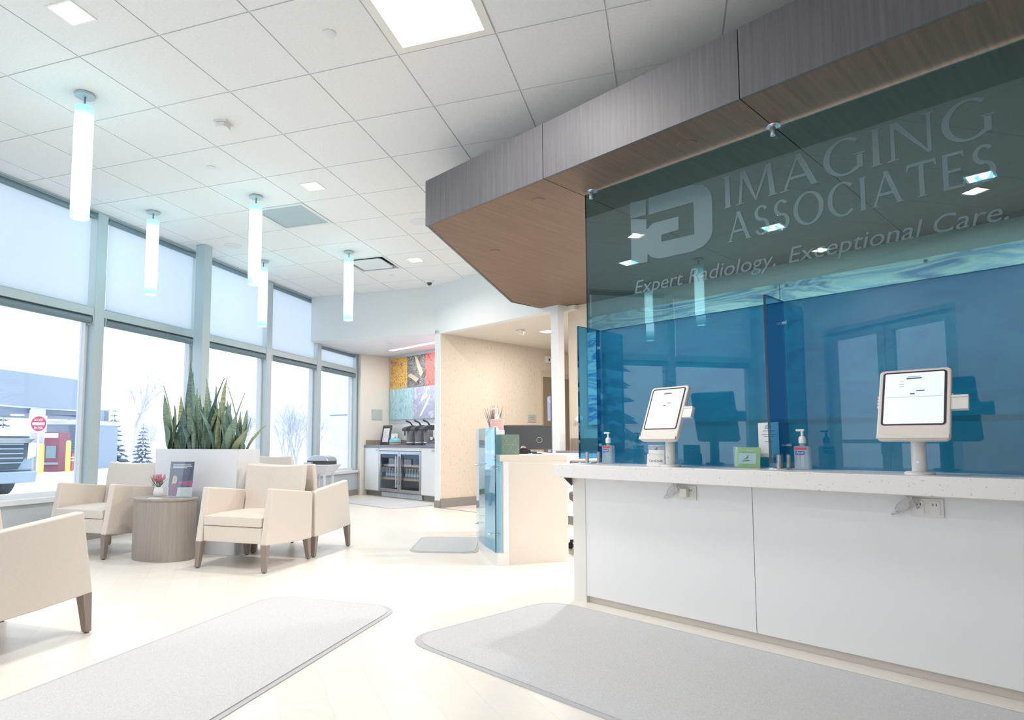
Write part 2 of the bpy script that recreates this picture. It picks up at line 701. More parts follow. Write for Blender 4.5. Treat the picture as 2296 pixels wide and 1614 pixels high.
for i in is_:
    for j in js_:
        x0, x1 = GX + i * TS, GX + (i + 1) * TS
        y0, y1 = GY + j * TS, GY + (j + 1) * TS
        if (i, j) in SPECIAL:
            continue
        cx0, cx1, cy0, cy1 = max(x0, X0), min(x1, X1), max(y0, Y0), min(y1, Y1)
        if cx1 - cx0 < 0.03 or cy1 - cy0 < 0.03:
            continue
        hole = any(abs(dx - (x0 + x1) / 2) < 0.1 and abs(dy - (y0 + y1) / 2) < 0.1 for dx, dy in DOWN)
        full = cx1 - cx0 > TS - 0.001 and cy1 - cy0 > TS - 0.001
        if full:
            o = mk('ceiling_tile', tile_hole if hole else tile_full, None, ceil)
            o.location = ((x0 + x1) / 2, (y0 + y1) / 2, ZC)
        else:
            MB().box(cx0 + GAP, cy0 + GAP, ZC, cx1 - GAP, cy1 - GAP, ZC + 0.02).build('ceiling_tile', 'ceiling_white', ceil)

# window wall: knee wall, sill, five bays of the curtain wall (three more run on behind the camera)
kw = struct('wall_left')
MB().box(-5.50, -1.0, 0, XW + 0.02, 10.4, 0.40).build('knee_wall', 'panel_grey', kw)
MB().box(-5.56, -1.0, ZC - 0.012, XW, 10.4, ZC + 0.3).build('head_rail', 'aluminium', kw)
o = MB().box(-5.56, -1.0, 0.40, XW + 0.05, 10.42, 0.447).build('trim_1', 'sill_white', bevel=0.004)
tag(o, kind='structure')
o = MB().box(XW + 0.02, -1.0, 0, XW + 0.03, 10.3, 0.10).build('baseboard_left', 'base_grey')
tag(o, kind='structure')
MULL = [-0.94, 0.52, 1.92, 3.32, 4.725, 6.15, 7.56, 8.92, 10.25]
for n in range(len(MULL) - 1):
    y0, y1 = MULL[n], MULL[n + 1]
    wn = struct('window_%d' % (n + 1))
    hw = 0.06
    if n == 0:
        MB().box(-5.53, y0 - hw, 0.447, XW, y0 + hw, ZC - 0.012).build('mullion', 'aluminium', wn)
    TM = 2.55 if n >= 6 else ZC - 0.012
    e = MB().box(-5.53, y1 - hw, 0.447, XW, y1 + hw, TM)
    e.box(-5.545, y1 - 0.02, 0.447, -5.53, y1 + 0.02, TM)
    e.build('mullion', 'aluminium', wn, bevel=0.004)
    ya, yb = y0 + hw, y1 - hw
    MB().box(-5.53, ya, 2.20, XW - 0.005, yb, 2.279).build('transom', 'aluminium', wn, bevel=0.004)
    fr = MB().box(-5.53, ya, 0.447, -5.44, yb, 0.49).box(-5.53, ya, 2.16, -5.45, yb, 2.20)
    fr.box(-5.53, ya, 0.49, -5.46, ya + 0.03, 2.16).box(-5.53, yb - 0.03, 0.49, -5.46, yb, 2.16)
    TZ = 2.55 if n == 7 else ZC - 0.012
    fr.build('lower_frame', 'sill_white', wn)
    MB().box(-5.508, ya + 0.03, 0.49, -5.500, yb - 0.03, 2.16).build('lower_pane', 'window_glass', wn)
    MB().box(-5.508, ya, 2.279, -5.500, yb, TZ).build('upper_pane', 'window_glass', wn)
WHICH = ['behind the camera by the doors', 'behind the camera, second from the doors', 'behind the camera, third from the doors',
         'leftmost in view', 'second from the left, before the steel column', 'just beyond the steel column', 'fourth from the left', 'farthest, at the coffee alcove']
for n in range(len(MULL) - 1):
    y0, y1 = MULL[n] + 0.07, MULL[n + 1] - 0.07
    t_ = thing('roller_shade', 'drawn translucent roller shade over the upper window %s' % WHICH[n], 'roller shade', (-5.43, (y0 + y1) / 2, 0), 0, 'drawn shades of the upper windows')
    hl = (y1 - y0) / 2
    zt = 2.50 if n == 7 else 3.2
    MB().box(-0.002, -hl + 0.035, 2.285, 0.002, hl - 0.035, zt).build('fabric', 'shade_fabric', t_)
    MB().tube([(0.005, -hl + 0.01, zt + .015), (0.005, hl - 0.01, zt + .015)], 0.03, 12).build('roller', 'aluminium_dark', t_, True)
    MB().box(-0.008, -hl + 0.035, 2.281, 0.008, hl - 0.035, 2.296).build('bottom_bar', 'aluminium', t_)
    t_ = thing('roller_shade', 'rolled-up shade under the transom of the window %s' % WHICH[n], 'roller shade', (-5.413, (y0 + y1) / 2, 0), 0, 'rolled-up shades of the lower windows')
    MB().tube([(0, -hl + 0.02, 2.152), (0, hl - 0.02, 2.152)], 0.036, 14).build('roller', 'aluminium_dark', t_, True)
    for sg in (-1, 1):
        MB().box(-0.035, sg * (hl - 0.004) - 0.006, 2.11, 0.035, sg * (hl - 0.004) + 0.006, 2.2).build('bracket', 'aluminium', t_)

# steel column standing inside the window wall
t_ = thing('steel_column', 'square painted steel column in front of the windows behind the planter', 'column', (-5.155, 5.93, 0))
MB().box(-0.07, -0.07, 0, 0.06, 0.06, ZC).build('shaft', 'aluminium', t_, bevel=0.006)
MB().box(-0.10, -0.035, 0.45, -0.07, 0.035, ZC).build('fin', 'sill_white', t_)
MB().box(-0.09, -0.09, 0, 0.08, 0.08, 0.012).build('base_plate', 'aluminium_dark', t_)

# bulkhead, alcove, corridor
wb = struct('wall_back')
MB().box(XW, 8.645, 2.555, -3.26, 8.745, ZC + 0.05).build('bulkhead', 'wall_white', wb)
al = [(-5.5, 8.745), (-3.2, 8.745)] + [tuple(w(-7.07, 6.95).xy), tuple(w(-9.75, 6.95).xy), (-5.5, 10.75)]
MB().prism(al, 2.555, 2.6).build('alcove_ceiling', 'wall_white', wb)
st_rot = -TH
sb = struct('wall_alcove', (0, 0, 0), st_rot)
MB().box(-9.75, 6.95, 0, -7.0, 7.05, 2.6).build('alcove_back', 'wall_white', sb)
MB().box(-9.72, 6.30, 0, -9.61, 6.95, 2.6).build('alcove_side', 'wall_cream', sb)
e = MB().prism([(-5.56, 10.30), (-5.383, 10.31), tuple(w(-9.61, 6.34).xy), tuple(w(-9.72, 6.42).xy), (-5.56, 10.6)], 0, 2.6)
o = e.build('trim_2', 'wall_white')
tag(o, kind='structure')
sa = struct('wall_angled', (0, 0, 0), st_rot)
MB().box(-7.07, 5.93, 2.545, -4.757, 6.05, ZC + 0.05).build('header', 'wall_white', sa)
MB().box(-7.07, 5.93, 0, -6.95, 9.55, 2.6).build('pillar', 'wall_white', sa)
MB().box(-4.868, 5.93, 0, -4.757, 6.05, 2.545).build('post', 'wall_white', sa, bevel=0.004)
MB().box(-6.95, 6.05, 2.545, -4.6, 9.55, 2.6).build('corridor_ceiling', 'wall_cream', sa)
MB().box(-4.757, 6.24, 0, -4.657, 9.55, 2.6).build('corridor_side', 'wall_cream', sa)
sc_ = struct('wall_corridor', (0, 0, 0), st_rot)
MB().box(-6.95, 5.95, 0, -6.944, 8.16, 2.545).build('wallpaper', 'wallpaper', sc_)
MB().box(-6.95, 8.16, 2.14, -6.944, 9.2, 2.545).build('wallpaper', 'wallpaper', sc_)
MB().box(-6.95, 9.2, 0, -6.944, 9.5, 2.545).build('wallpaper', 'wallpaper', sc_)
MB().box(-7.07, 9.5, 0, -4.6, 9.6, 2.6).build('end_wall', 'wall_beige', sc_)
o = MB().box(-6.944, 5.93, 0, -6.932, 8.16, 0.13).build('baseboard_corridor', 'base_grey', bevel=0.003)
o.rotation_euler = (0, 0, st_rot)
tag(o, kind='structure')
o = MB().box(-7.075, 5.922, 0, -6.944, 5.93, 0.10).build('baseboard_pillar', 'base_grey')
o.rotation_euler = (0, 0, st_rot)
tag(o, kind='structure')
o = MB().box(-6.95, 5.9, 0, -4.87, 5.925, 0.004).build('trim_3', 'base_grey')
o.rotation_euler = (0, 0, st_rot)
tag(o, kind='structure')
d3 = struct('door_3', (0, 0, 0), st_rot)
MB().box(-6.956, 8.16, 0, -6.92, 8.21, 2.14).box(-6.956, 9.15, 0, -6.92, 9.2, 2.14).box(-6.956, 8.21, 2.06, -6.92, 9.15, 2.14).build('door_frame', 'door_frame', d3)
MB().box(-6.95, 8.21, 0.005, -6.935, 9.15, 2.06).build('leaf', 'door_brown', d3)
MB().tube([(-6.9, 8.29, 1.0), (-6.9, 8.40, 1.0)], 0.01, 8).tube([(-6.935, 8.29, 1.0), (-6.9, 8.29, 1.0)], 0.01, 8).build('handle', 'steel', d3)
# reception back wall
sr = struct('wall_reception', (0, 0, 0), st_rot)
MB().box(-4.757, 6.13, 0, 2.3, 6.23, ZC + 0.05).build('wall_face', 'wall_beige', sr)
MB().box(2.2, 3.0, 0, 2.3, 6.13, ZC + 0.05).build('side_face', 'wall_beige', sr)
# walls behind and beside the camera
sf = struct('wall_front')
MB().box(-5.6, -1.1, 0, -4.05, -1.0, ZC + 0.06).box(-2.19, -1.1, 0, 4.3, -1.0, ZC + 0.06).box(-4.05, -1.1, 2.50, -2.19, -1.0, ZC + 0.06).build('wall_face', 'wall_white', sf)
o = MB().box(4.2, -1.0, 0, 4.3, 14.5, ZC + 0.06).build('wall_right', 'wall_white')
tag(o, kind='structure')
for k, (xa, xb) in enumerate(((-4.0, -3.125), (-3.115, -2.24))):
    dn = struct('door_%d' % (k + 1))
    fr = MB().box(xa, -1.09, 0.01, xa + 0.11, -1.04, 2.44).box(xb - 0.11, -1.09, 0.01, xb, -1.04, 2.44)
    fr.box(xa + 0.11, -1.09, 2.33, xb - 0.11, -1.04, 2.44).box(xa + 0.11, -1.09, 0.01, xb - 0.11, -1.04, 0.26).box(xa + 0.11, -1.09, 0.93, xb - 0.11, -1.04, 0.98)
    fr.build('door_frame', 'aluminium', dn)
    MB().box(xa + 0.11, -1.07, 0.26, xb - 0.11, -1.06, 2.33).build('pane', 'window_glass', dn)
    hx = xb - 0.06 if k == 0 else xa + 0.06
    MB().tube([(hx, -0.99, 0.8), (hx, -0.99, 1.3)], 0.014, 8).build('handle', 'steel', dn)
    if k == 0:
        MB().box(xa - 0.05, -1.1, 0, xa, -1.0, 2.5).box(-4.0, -1.1, 2.44, -2.24, -1.0, 2.5).build('jamb', 'aluminium', dn)
    else:
        MB().box(xb, -1.1, 0, xb + 0.05, -1.0, 2.5).build('jamb', 'aluminium', dn)

# ================================================================== ceiling fittings
def downlight(x, y, label):
    t_ = thing('downlight', label, 'ceiling light', (x, y, ZC), 0, 'square recessed ceiling lights')
    r = 0.075
    e = MB()
    for (a, b, c_, d) in ((-r - .012, -r - .012, r + .012, -r), (-r - .012, r, r + .012, r + .012), (-r - .012, -r, -r, r), (r, -r, r + .012, r)):
        e.box(a, b, -0.004, c_, d, 0.0)
    e.build('trim', 'fixture_rim', t_)
    e = MB()
    for (a, b, c_, d) in ((-r, -r, r, -r + .004), (-r, r - .004, r, r), (-r, -r + .004, -r + .004, r - .004), (r - .004, -r + .004, r, r - .004)):
        e.box(a, b, 0.0, c_, d, 0.055)
    e.build('reflector', 'fixture_rim', t_)
    MB().box(-r, -r, 0.042, r, r, 0.058).build('lamp', 'led_warm', t_)
    lamp('beam', 'AREA', (0, 0, 0.036), 20, (1, 0.93, 0.84), 0.13, parent=t_)


for (x, y), nm in zip(DOWN, ('between the pendants and the return grille', 'near the dome camera over the alcove', 'at the top left corner of the view', 'behind the camera by the doors', 'behind the camera on the reception side')):
    downlight(x, y, 'small square recessed downlight in the ceiling tile ' + nm)

px0, py0 = GX + 3 * TS, GY + 1 * TS
t_ = thing('troffer_light', 'bright two foot square lay-in light panel near the wood canopy', 'ceiling light', (px0 + TS / 2, py0 + TS / 2, ZC))
e = MB()
k = TS / 2 - 0.006
for (a, b, c_, d) in ((-k, -k, k, -k + .05), (-k, k - .05, k, k), (-k, -k + .05, -k + .05, k - .05), (k - .05, -k + .05, k, k - .05)):
    e.box(a, b, -0.003, c_, d, 0.02)
e.build('frame', 'fixture_rim', t_)
MB().box(-k + .05, -k + .05, 0.004, k - .05, k - .05, 0.015).build('lens', 'led_panel', t_)
lamp('glow', 'AREA', (0, 0, -0.01), 22, (1, 0.96, 0.92), 0.5, parent=t_)

PEND = [(-3.64, 3.01, 'white glowing cylinder pendant lamp, nearest and largest, at the far left'),
        (-4.87, 4.85, 'white glowing cylinder pendant lamp hanging in front of the window left of the steel column'),
        (-3.64, 4.85, 'white glowing cylinder pendant lamp beside the return air grille'),
        (-4.87, 6.67, 'white glowing cylinder pendant lamp by the window right of the steel column'),
        (-3.64, 6.67, 'white glowing cylinder pendant lamp in front of the bulkhead beside the air diffuser'),
        (-3.64, 1.18, 'glowing pendant lamp behind the camera, brighter one mirrored in the reception glass'),
        (-4.87, 1.18, 'glowing pendant lamp behind the camera by the windows, mirrored at left in the glass')]
pend0 = None
for x, y, lb in PEND:
    if pend0 is None:
        pend0 = thing('pendant_lamp', lb, 'pendant lamp', (x, y, ZC), 0, 'cylinder pendant lamps')
        MB().lathe([(0.062, -0.018), (0.062, -0.004), (0.055, 0.0)], 28).build('ceiling_rose', 'aluminium', pend0, True)
        MB().tube([(0, 0, -0.018), (0, 0, -0.10)], 0.006, 8).build('stem', 'aluminium_dark', pend0, True)
        e = MB()
        R0, R1 = 0.057, 0.052
        vs, fs = [], []
        prof = [(0.008, 0), (R0 - .004, 0), (R0, -.006), (R0, -.76), (R1, -.76), (R1, -.735)]
        N = 28
        for (r_, z_) in prof:
            for kk in range(N):
                an = 2 * PI * kk / N
                vs.append((r_ * math.cos(an), r_ * math.sin(an), z_))
        for ii in range(len(prof) - 1):
            for kk in range(N):
                fs.append((ii * N + kk, ii * N + (kk + 1) % N, (ii + 1) * N + (kk + 1) % N, (ii + 1) * N + kk))
        e.add(vs, fs)
        o = e.build('glass_tube', 'pendant_glass', pend0, True)
        o.location = (0, 0, -0.09)
        MB().lathe([(R1, -.738), (R1, -.733)], 28).build('lower_diffuser', 'led_white', pend0).location = (0, 0, -0.09)
    else:
        dup(pend0, (x, y, ZC), 0, lb)

# return grille, diffuser, sprinklers, detectors, speakers, dome camera
vx, vy = GX + -0.5 * TS, GY + 5.5 * TS
t_ = thing('return_grille', 'grey perforated return air panel in the ceiling between pendants', 'air grille', (vx, vy, ZC))
e = MB()
k = TS / 2 - 0.006
for (a, b, c_, d) in ((-k, -k, k, -k + .035), (-k, k - .035, k, k), (-k, -k + .035, -k + .035, k - .035), (k - .035, -k + .035, k, k - .035)):
    e.box(a, b, -0.004, c_, d, 0.02)
e.build('frame', 'grid_white', t_)
MB().box(-k + .035, -k + .035, 0.006, k - .035, k - .035, 0.016).build('perforated_plate', 'diffuser_grey', t_)
vy = GY + 8.5 * TS
t_ = thing('air_diffuser', 'square plaque air diffuser with dark slot in the ceiling near the alcove', 'air diffuser', (vx, vy, ZC))
MB().prism(rrect(-k, -k, k, k, 0.03), 0.05, 0.058).build('back_pan', 'charcoal', t_)
e = MB()
for (a, b, c_, d) in ((-k, -k, k, -k + .03), (-k, k - .03, k, k), (-k, -k + .03, -k + .03, k - .03), (k - .03, -k + .03, k, k - .03)):
    e.box(a, b, -0.002, c_, d, 0.05)
e.build('frame', 'grid_white', t_)
MB().prism(rrect(-0.215, -0.215, 0.215, 0.215, 0.06), -0.006, 0.004).build('plaque', 'grid_white', t_)
for (x, y, nm) in ((-3.613, 4.197, 'near the largest pendant'), (-3.604, 7.833, 'near the dome camera'), (-1.775, 2.988, 'near the light panel')):
    t_ = thing('sprinkler_cap', 'small round concealed sprinkler cap in the ceiling %s' % nm, 'sprinkler', (x, y, ZC), 0, 'concealed sprinkler caps')
    MB().lathe([(0.035, -0.006), (0.04, -0.004), (0.04, 0.0)], 20).build('cap', 'grid_white', t_, True)
for (x, y, nm) in ((-4.829, 6.025, 'by the steel column'), (-2.439, 5.987, 'beside the canopy tip')):
    t_ = thing('ceiling_speaker', 'round white ceiling speaker grille %s' % nm, 'speaker', (x, y, ZC), 0, 'round ceiling speakers')
    MB().lathe([(0.085, -0.004), (0.10, -0.006), (0.105, 0.0)], 28).build('grille', 'grid_white', t_, True)
t_ = thing('smoke_detector', 'white box shaped fire strobe on the ceiling near the pendants', 'strobe', (-3.018, 3.617, ZC), 0.2)
MB().box(-0.05, -0.05, -0.012, 0.05, 0.05, 0).build('base', 'white_plastic', t_)
MB().prism([(-0.045, -0.03), (-0.03, -0.045), (0.03, -0.045), (0.045, -0.03), (0.045, 0.03), (0.03, 0.045), (-0.03, 0.045), (-0.045, 0.03)], -0.05, -0.012).build('housing', 'white_plastic', t_, bevel=0.006)
t_ = thing('dome_camera', 'small white dome camera on the ceiling by the angled wall', 'security camera', (-3.209, 8.275, ZC))
MB().lathe([(0.05, -0.035), (0.062, -0.02), (0.064, 0)], 24).build('housing', 'white_plastic', t_, True)
MB().lathe([(0.008, -0.072), (0.03, -0.058), (0.04, -0.035)], 20).build('dome', 'charcoal', t_, True)

# ================================================================== wood canopy over the reception
TF, ZB, ZT = 2.979, 2.604, 2.962
cn = thing('wood_canopy', 'dark wood laminate canopy hanging over the reception counter', 'canopy', (0, 0, 0), st_rot)
SE = [-3.669, -2.493, -1.258, -0.023, 1.212, 2.2]
poly_l = [(-3.669 + .02, TF + .02), (-2.4955, TF + .02), (-2.4955, 6.12), (-4.73, 6.12), (-4.73, 5.92), (-5.0, 5.92), (-5.02, 5.403 + .02)]
MB().prism(poly_l, ZB, ZB + 0.02).build('soffit_panel', 'soffit_wood', cn)
for k in range(1, 5):
    MB().box(SE[k] + .0025, TF + .02, ZB, SE[k + 1] - .0025, 6.12, ZB + .02).build('soffit_panel', 'soffit_wood', cn)
for k in range(5):
    a0 = SE[k] + (.0025 if k else 0)
    MB().box(a0, TF, ZB, SE[k + 1] - .0025, TF + .018, ZT).build('fascia_panel', 'fascia_wood', cn)
e = MB().prism([(-3.669, TF + .018), (-3.645, TF + .018), (-5.0, 5.403), (-5.0, 5.92), (-5.025, 5.92), (-5.035, 5.403)], ZB, ZT)
e.build('fascia_panel', 'fascia_wood', cn)
MB().prism([(-3.64, TF + .02), (2.19, TF + .02), (2.19, 6.12), (-4.72, 6.12), (-4.72, 5.9), (-4.99, 5.9), (-4.99, 5.42)], ZB + .025, ZB + .05).build('frame', 'charcoal', cn)
MB().prism([(-3.64, TF + .02), (2.19, TF + .02), (2.19, 6.12), (-4.72, 6.12), (-4.72, 5.9), (-4.99, 5.9), (-4.99, 5.42)], ZT - .02, ZT).build('top_board', 'ceiling_white', cn)  # unseen top of the canopy, coloured white to bounce light onto the ceiling
for (s, t, r_) in ((-2.745, 3.23, .045), (-3.755, 3.83, .045), (-1.66, 3.225, .05)):
    MB().lathe([(r_, -0.004), (r_ + .004, 0)], 24, (s, t, ZB)).build('sprinkler_cap', 'soffit_wood', cn)
for k, s in enumerate((-3.17, -1.89, -0.65)):
    P = w(s, 5.0, ZB)
    t_ = thing('canopy_light', 'square light recessed in the canopy, %s from the left through the glass' % ('first', 'second', 'third', 'fourth')[k], 'ceiling light', P, st_rot, 'canopy lights')
    MB().box(-0.075, -0.075, -0.004, 0.075, 0.075, 0.0).build('trim', 'fixture_rim', t_)
    MB().box(-0.062, -0.062, -0.006, 0.062, 0.062, -0.004).build('lens', 'led_white', t_)
    lamp('beam', 'AREA', (0, 0, -0.02), 34, (1, 0.96, 0.90), 0.12, parent=t_)

# ================================================================== reception desk, countertop, glass
TP, TSL, ZS = 3.107, 2.98, 0.813
TG = 3.376
rd = thing('reception_desk', 'long white laminate reception desk front below the quartz counter', 'reception desk', (0, 0, 0), st_rot)
for (a, b) in ((-2.375, -1.3215), (-1.3185, -0.02), (-0.017, 1.3)):
    MB().box(a, TP, 0.04, b, TP + .02, 0.735).build('front_panel', 'laminate_white', rd)
MB().box(-2.39, TP - .004, 0.0, -2.30, 3.75, 0.735).build('end_panel', 'white_plastic', rd)
MB().box(-2.30, TP + .02, 0, 1.3, TP + .05, 0.735).build('kick_base', 'laminate_cream', rd)
ct = thing('countertop', 'thick white speckled quartz reception countertop', 'countertop', (0, 0, 0), st_rot)
MB().box(-2.445, TSL, 0.735, 1.4, 3.80, ZS).build('slab', 'quartz', ct, bevel=0.004)
MB().prism([(3.10, .735), (3.02, .735), (3.10, .68)], -2.40, -2.394, 'x').build('bracket', 'charcoal', ct)

# upper pane hung from the canopy, lettered
gu = thing('glass_screen', 'tall dark tinted upper glass screen lettered Imaging Associates, hung from the canopy', 'glass screen', (0, 0, 0), st_rot)
GL, GR, ZM = -2.46, 1.3, 1.662
MB().box(GL, TG - .005, ZM, GR, TG + .005, ZB - .012).build('pane', 'glass_upper', gu)
MB().box(GL - .002, TG - .0055, ZM, GL, TG + .0055, ZB - .012).build('polished_edge', 'glass_edge', gu)
for s in (-2.40, -1.252, -0.11, 1.03):
    o = MB().lathe([(.034, -.010), (.036, -.004), (.036, 0)], 20, (s, TG - .012, ZB)).build('clamp_disc', 'chrome', gu, True)
    MB().lathe([(.013, -.062), (.014, -.06), (.014, -.010)], 14, (s, TG - .022, ZB)).build('clamp_pin', 'steel', o, True)

# emblem and lettering etched on the pane
EMB = [(300, 905), (690, 785), (790, 785), (850, 830), (873, 900), (878, 1200), (855, 1270), (800, 1335), (700, 1385), (400, 1450), (330, 1440), (290, 1405),
       (290, 1480), (145, 1505), (138, 1095), (280, 1095), (280, 1190), (340, 1130), (570, 1070), (570, 1190), (415, 1235), (415, 1300), (715, 1230), (705, 940), (300, 1055)]
DOT = [(130, 945), (275, 915), (275, 1055), (135, 1090)]
e = MB()
for P in (EMB, DOT):
    e.prism([on_t(1380 + x / 4.034, 220 + y / 4.034, TG - .007) for x, y in P], TG - .0072, TG - .0058, 'y')
e.build('emblem', 'etched', gu)


def arc(cx, cy, rx, ry, a0, a1, w0, w1=None, n=22):
    """part of an elliptic ring; stroke width swells from w0 at the poles to w1 at the sides"""
    w1 = w0 if w1 is None else w1
    outer, inner = [], []
    for k in range(n + 1):
        an = math.radians(a0 + (a1 - a0) * k / n)
        ww = w0 + (w1 - w0) * abs(math.cos(an))
        outer.append((cx + rx * math.cos(an), cy + ry * math.sin(an)))
        inner.append((cx + (rx - ww) * math.cos(an), cy + (ry - ww * 0.8) * math.sin(an)))
    return outer + inner[::-1]


def bar(x0, y0, x1, y1, w0, w1=None):
    w1 = w0 if w1 is None else w1
    return [(x0 - w0 / 2, y0), (x0 + w0 / 2, y0), (x1 + w1 / 2, y1), (x1 - w1 / 2, y1)]


def serif(x, y, ww, hh=0.03):
    return [(x - ww / 2, y), (x + ww / 2, y), (x + ww / 2 - .02, y + hh), (x - ww / 2 + .02, y + hh)] if y < .5 else [(x - ww / 2 + .02, y - hh), (x + ww / 2 - .02, y - hh), (x + ww / 2, y), (x - ww / 2, y)]


GLY = {
    'I': (0.30, [bar(.15, 0, .15, 1, .15, .13), serif(.15, 0, .27), serif(.15, 1, .25)]),
    'M': (1.16, [bar(.12, 0, .20, 1, .08), bar(.58, 0, .22, 1, .05, .17), bar(.56, 0, .94, 1, .05, .10), bar(1.04, 0, .95, 1, .15, .12), serif(.12, 0, .24), serif(1.04, 0, .26)]),
    'A': (0.98, [bar(.10, 0, .48, 1, .075, .06), bar(.86, 0, .47, 1, .15, .16), [(.22, .30), (.72, .30), (.68, .38), (.26, .38)], serif(.10, 0, .24), serif(.86, 0, .27)]),
    'G': (0.98, [arc(.52, .5, .50, .52, 50, 310, .06, .15), bar(.86, .10, .86, .46, .13), serif(.86, .48, .26)]),
    'N': (0.98, [bar(.12, 0, .12, 1, .08), bar(.84, -.02, .14, 1, .05, .17), bar(.85, 0, .85, 1, .08), serif(.12, 0, .24), serif(.85, 1, .24)]),
    'S': (0.66, [arc(.33, .735, .27, .265, 35, 200, .085, .13), arc(.33, .735, .27, .265, 200, 275, .13, .14), arc(.33, .275, .29, .285, -90, 85, .085, .14), arc(.33, .275, .29, .285, 200, 270, .085, .12)]),
    'O': (1.10, [arc(.55, .5, .53, .53, 0, 360, .06, .16, 44)]),
    'C': (0.92, [arc(.52, .5, .50, .53, 48, 312, .06, .16)]),
    'T': (0.84, [bar(.42, 0, .42, .95, .14), [(0, .80), (.03, .80), (.09, .91), (.75, .91), (.81, .80), (.84, .80), (.82, 1), (.02, 1)], serif(.42, 0, .27)]),
    'E': (0.70, [bar(.14, 0, .14, 1, .14), [(.14, 0), (.62, 0), (.66, .18), (.62, .18), (.57, .08), (.14, .08)], [(.14, .46), (.54, .46), (.54, .54), (.14, .54)], [(.14, .92), (.56, .92), (.60, .82), (.63, .82), (.62, 1), (.14, 1)]]),
}


def lettering(s, s0, s1, z0, cap, parent):
    adv = [GLY[c][0] for c in s]
    gap = 0.09
    tot = sum(adv) + gap * (len(s) - 1)
    k = (s1 - s0) / tot
    x = s0
    for c, ad in zip(s, adv):
        e = MB()
        for n_, P in enumerate(GLY[c][1]):
            e.prism([(x + u * k, z0 + v * cap) for u, v in P], TG - .0072 - .00015 * n_, TG - .0058, 'y')
        e.build('letter', 'etched', parent)
        x += (ad + gap) * k


lettering('IMAGING', -1.535, -0.38, 2.232, 0.178, gu)
lettering('ASSOCIATES', -1.515, -0.38, 2.036, 0.160, gu)
text('tagline', 'Expert Radiology.', 0.115, 'etched', gu, (-2.108, TG - .0068, 1.856), (PI / 2, 0, 0), 0.22, 0.83)
text('tagline', 'Exceptional Care.', 0.115, 'etched', gu, (-1.215, TG - .0068, 1.856), (PI / 2, 0, 0), 0.22, 0.85)

# lower blue pane on the counter, two dividers
gl_ = thing('glass_screen', 'deep blue tinted lower glass screen standing along the counter', 'glass screen', (0, 0, 0), st_rot)
MB().box(-2.40, TG + .008, ZS, GR, TG + .018, ZM + .004).build('pane', 'glass_lower', gl_)
MB().box(-2.402, TG + .0075, ZS, -2.40, TG + .0185, ZM + .004).build('polished_edge', 'glass_edge', gl_)
for s, nm in ((-2.365, 'at the left end of the counter'), (-1.243, 'between the two check-in tablets')):
    t_ = thing('glass_divider', 'blue tinted glass divider fin standing on the counter %s' % nm, 'glass divider', (0, 0, 0), st_rot, 'glass divider fins on the counter')
    MB().box(s - .005, 3.145, ZS + .03, s + .005, TG - .008, ZM).build('pane', 'glass_divider', t_)
    MB().box(s - .0055, 3.142, ZS + .03, s + .0055, 3.145, ZM + .002).box(s - .0055, 3.145, ZM, s + .0055, TG - .008, ZM + .002).build('polished_edge', 'glass_edge', t_)
    for z in (ZM - .115, ZS + .115):
        MB().tube([(s + .005, TG - .03, z), (s + .028, TG - .03, z)], .011, 12).build('clip', 'steel', t_, True)
    for t in (3.19, 3.31):
        o = MB().lathe([(.05, 0), (.05, .006), (.045, .009)], 24, (s + .015, t, ZS)).build('foot_disc', 'chrome', t_, True)
        MB().lathe([(.011, .009), (.011, .066), (.009, .07)], 12, (s + .02, t, ZS)).build('foot_pin', 'brass', o, True)

# mural panels with standoffs on the reception wall
mu = thing('mural', 'pale blue and cream glacier mural on panels behind the reception glass', 'wall art', (0, 0, 0), st_rot)
for k, (a, b) in enumerate(((-4.45, -2.275), (-2.268, -0.05), (-0.043, 2.15))):
    MB().box(a, 6.095, 1.15, b, 6.107, 2.42).build('panel', 'mural', mu)
    for s in (a + .06, a + (b - a) / 2, b - .03):
        MB().tube([(s, 6.107, 2.39), (s, 6.13, 2.39)], .012, 10).tube([(s, 6.088, 2.39), (s, 6.095, 2.39)], .014, 10).build('standoff', 'steel', mu, True)

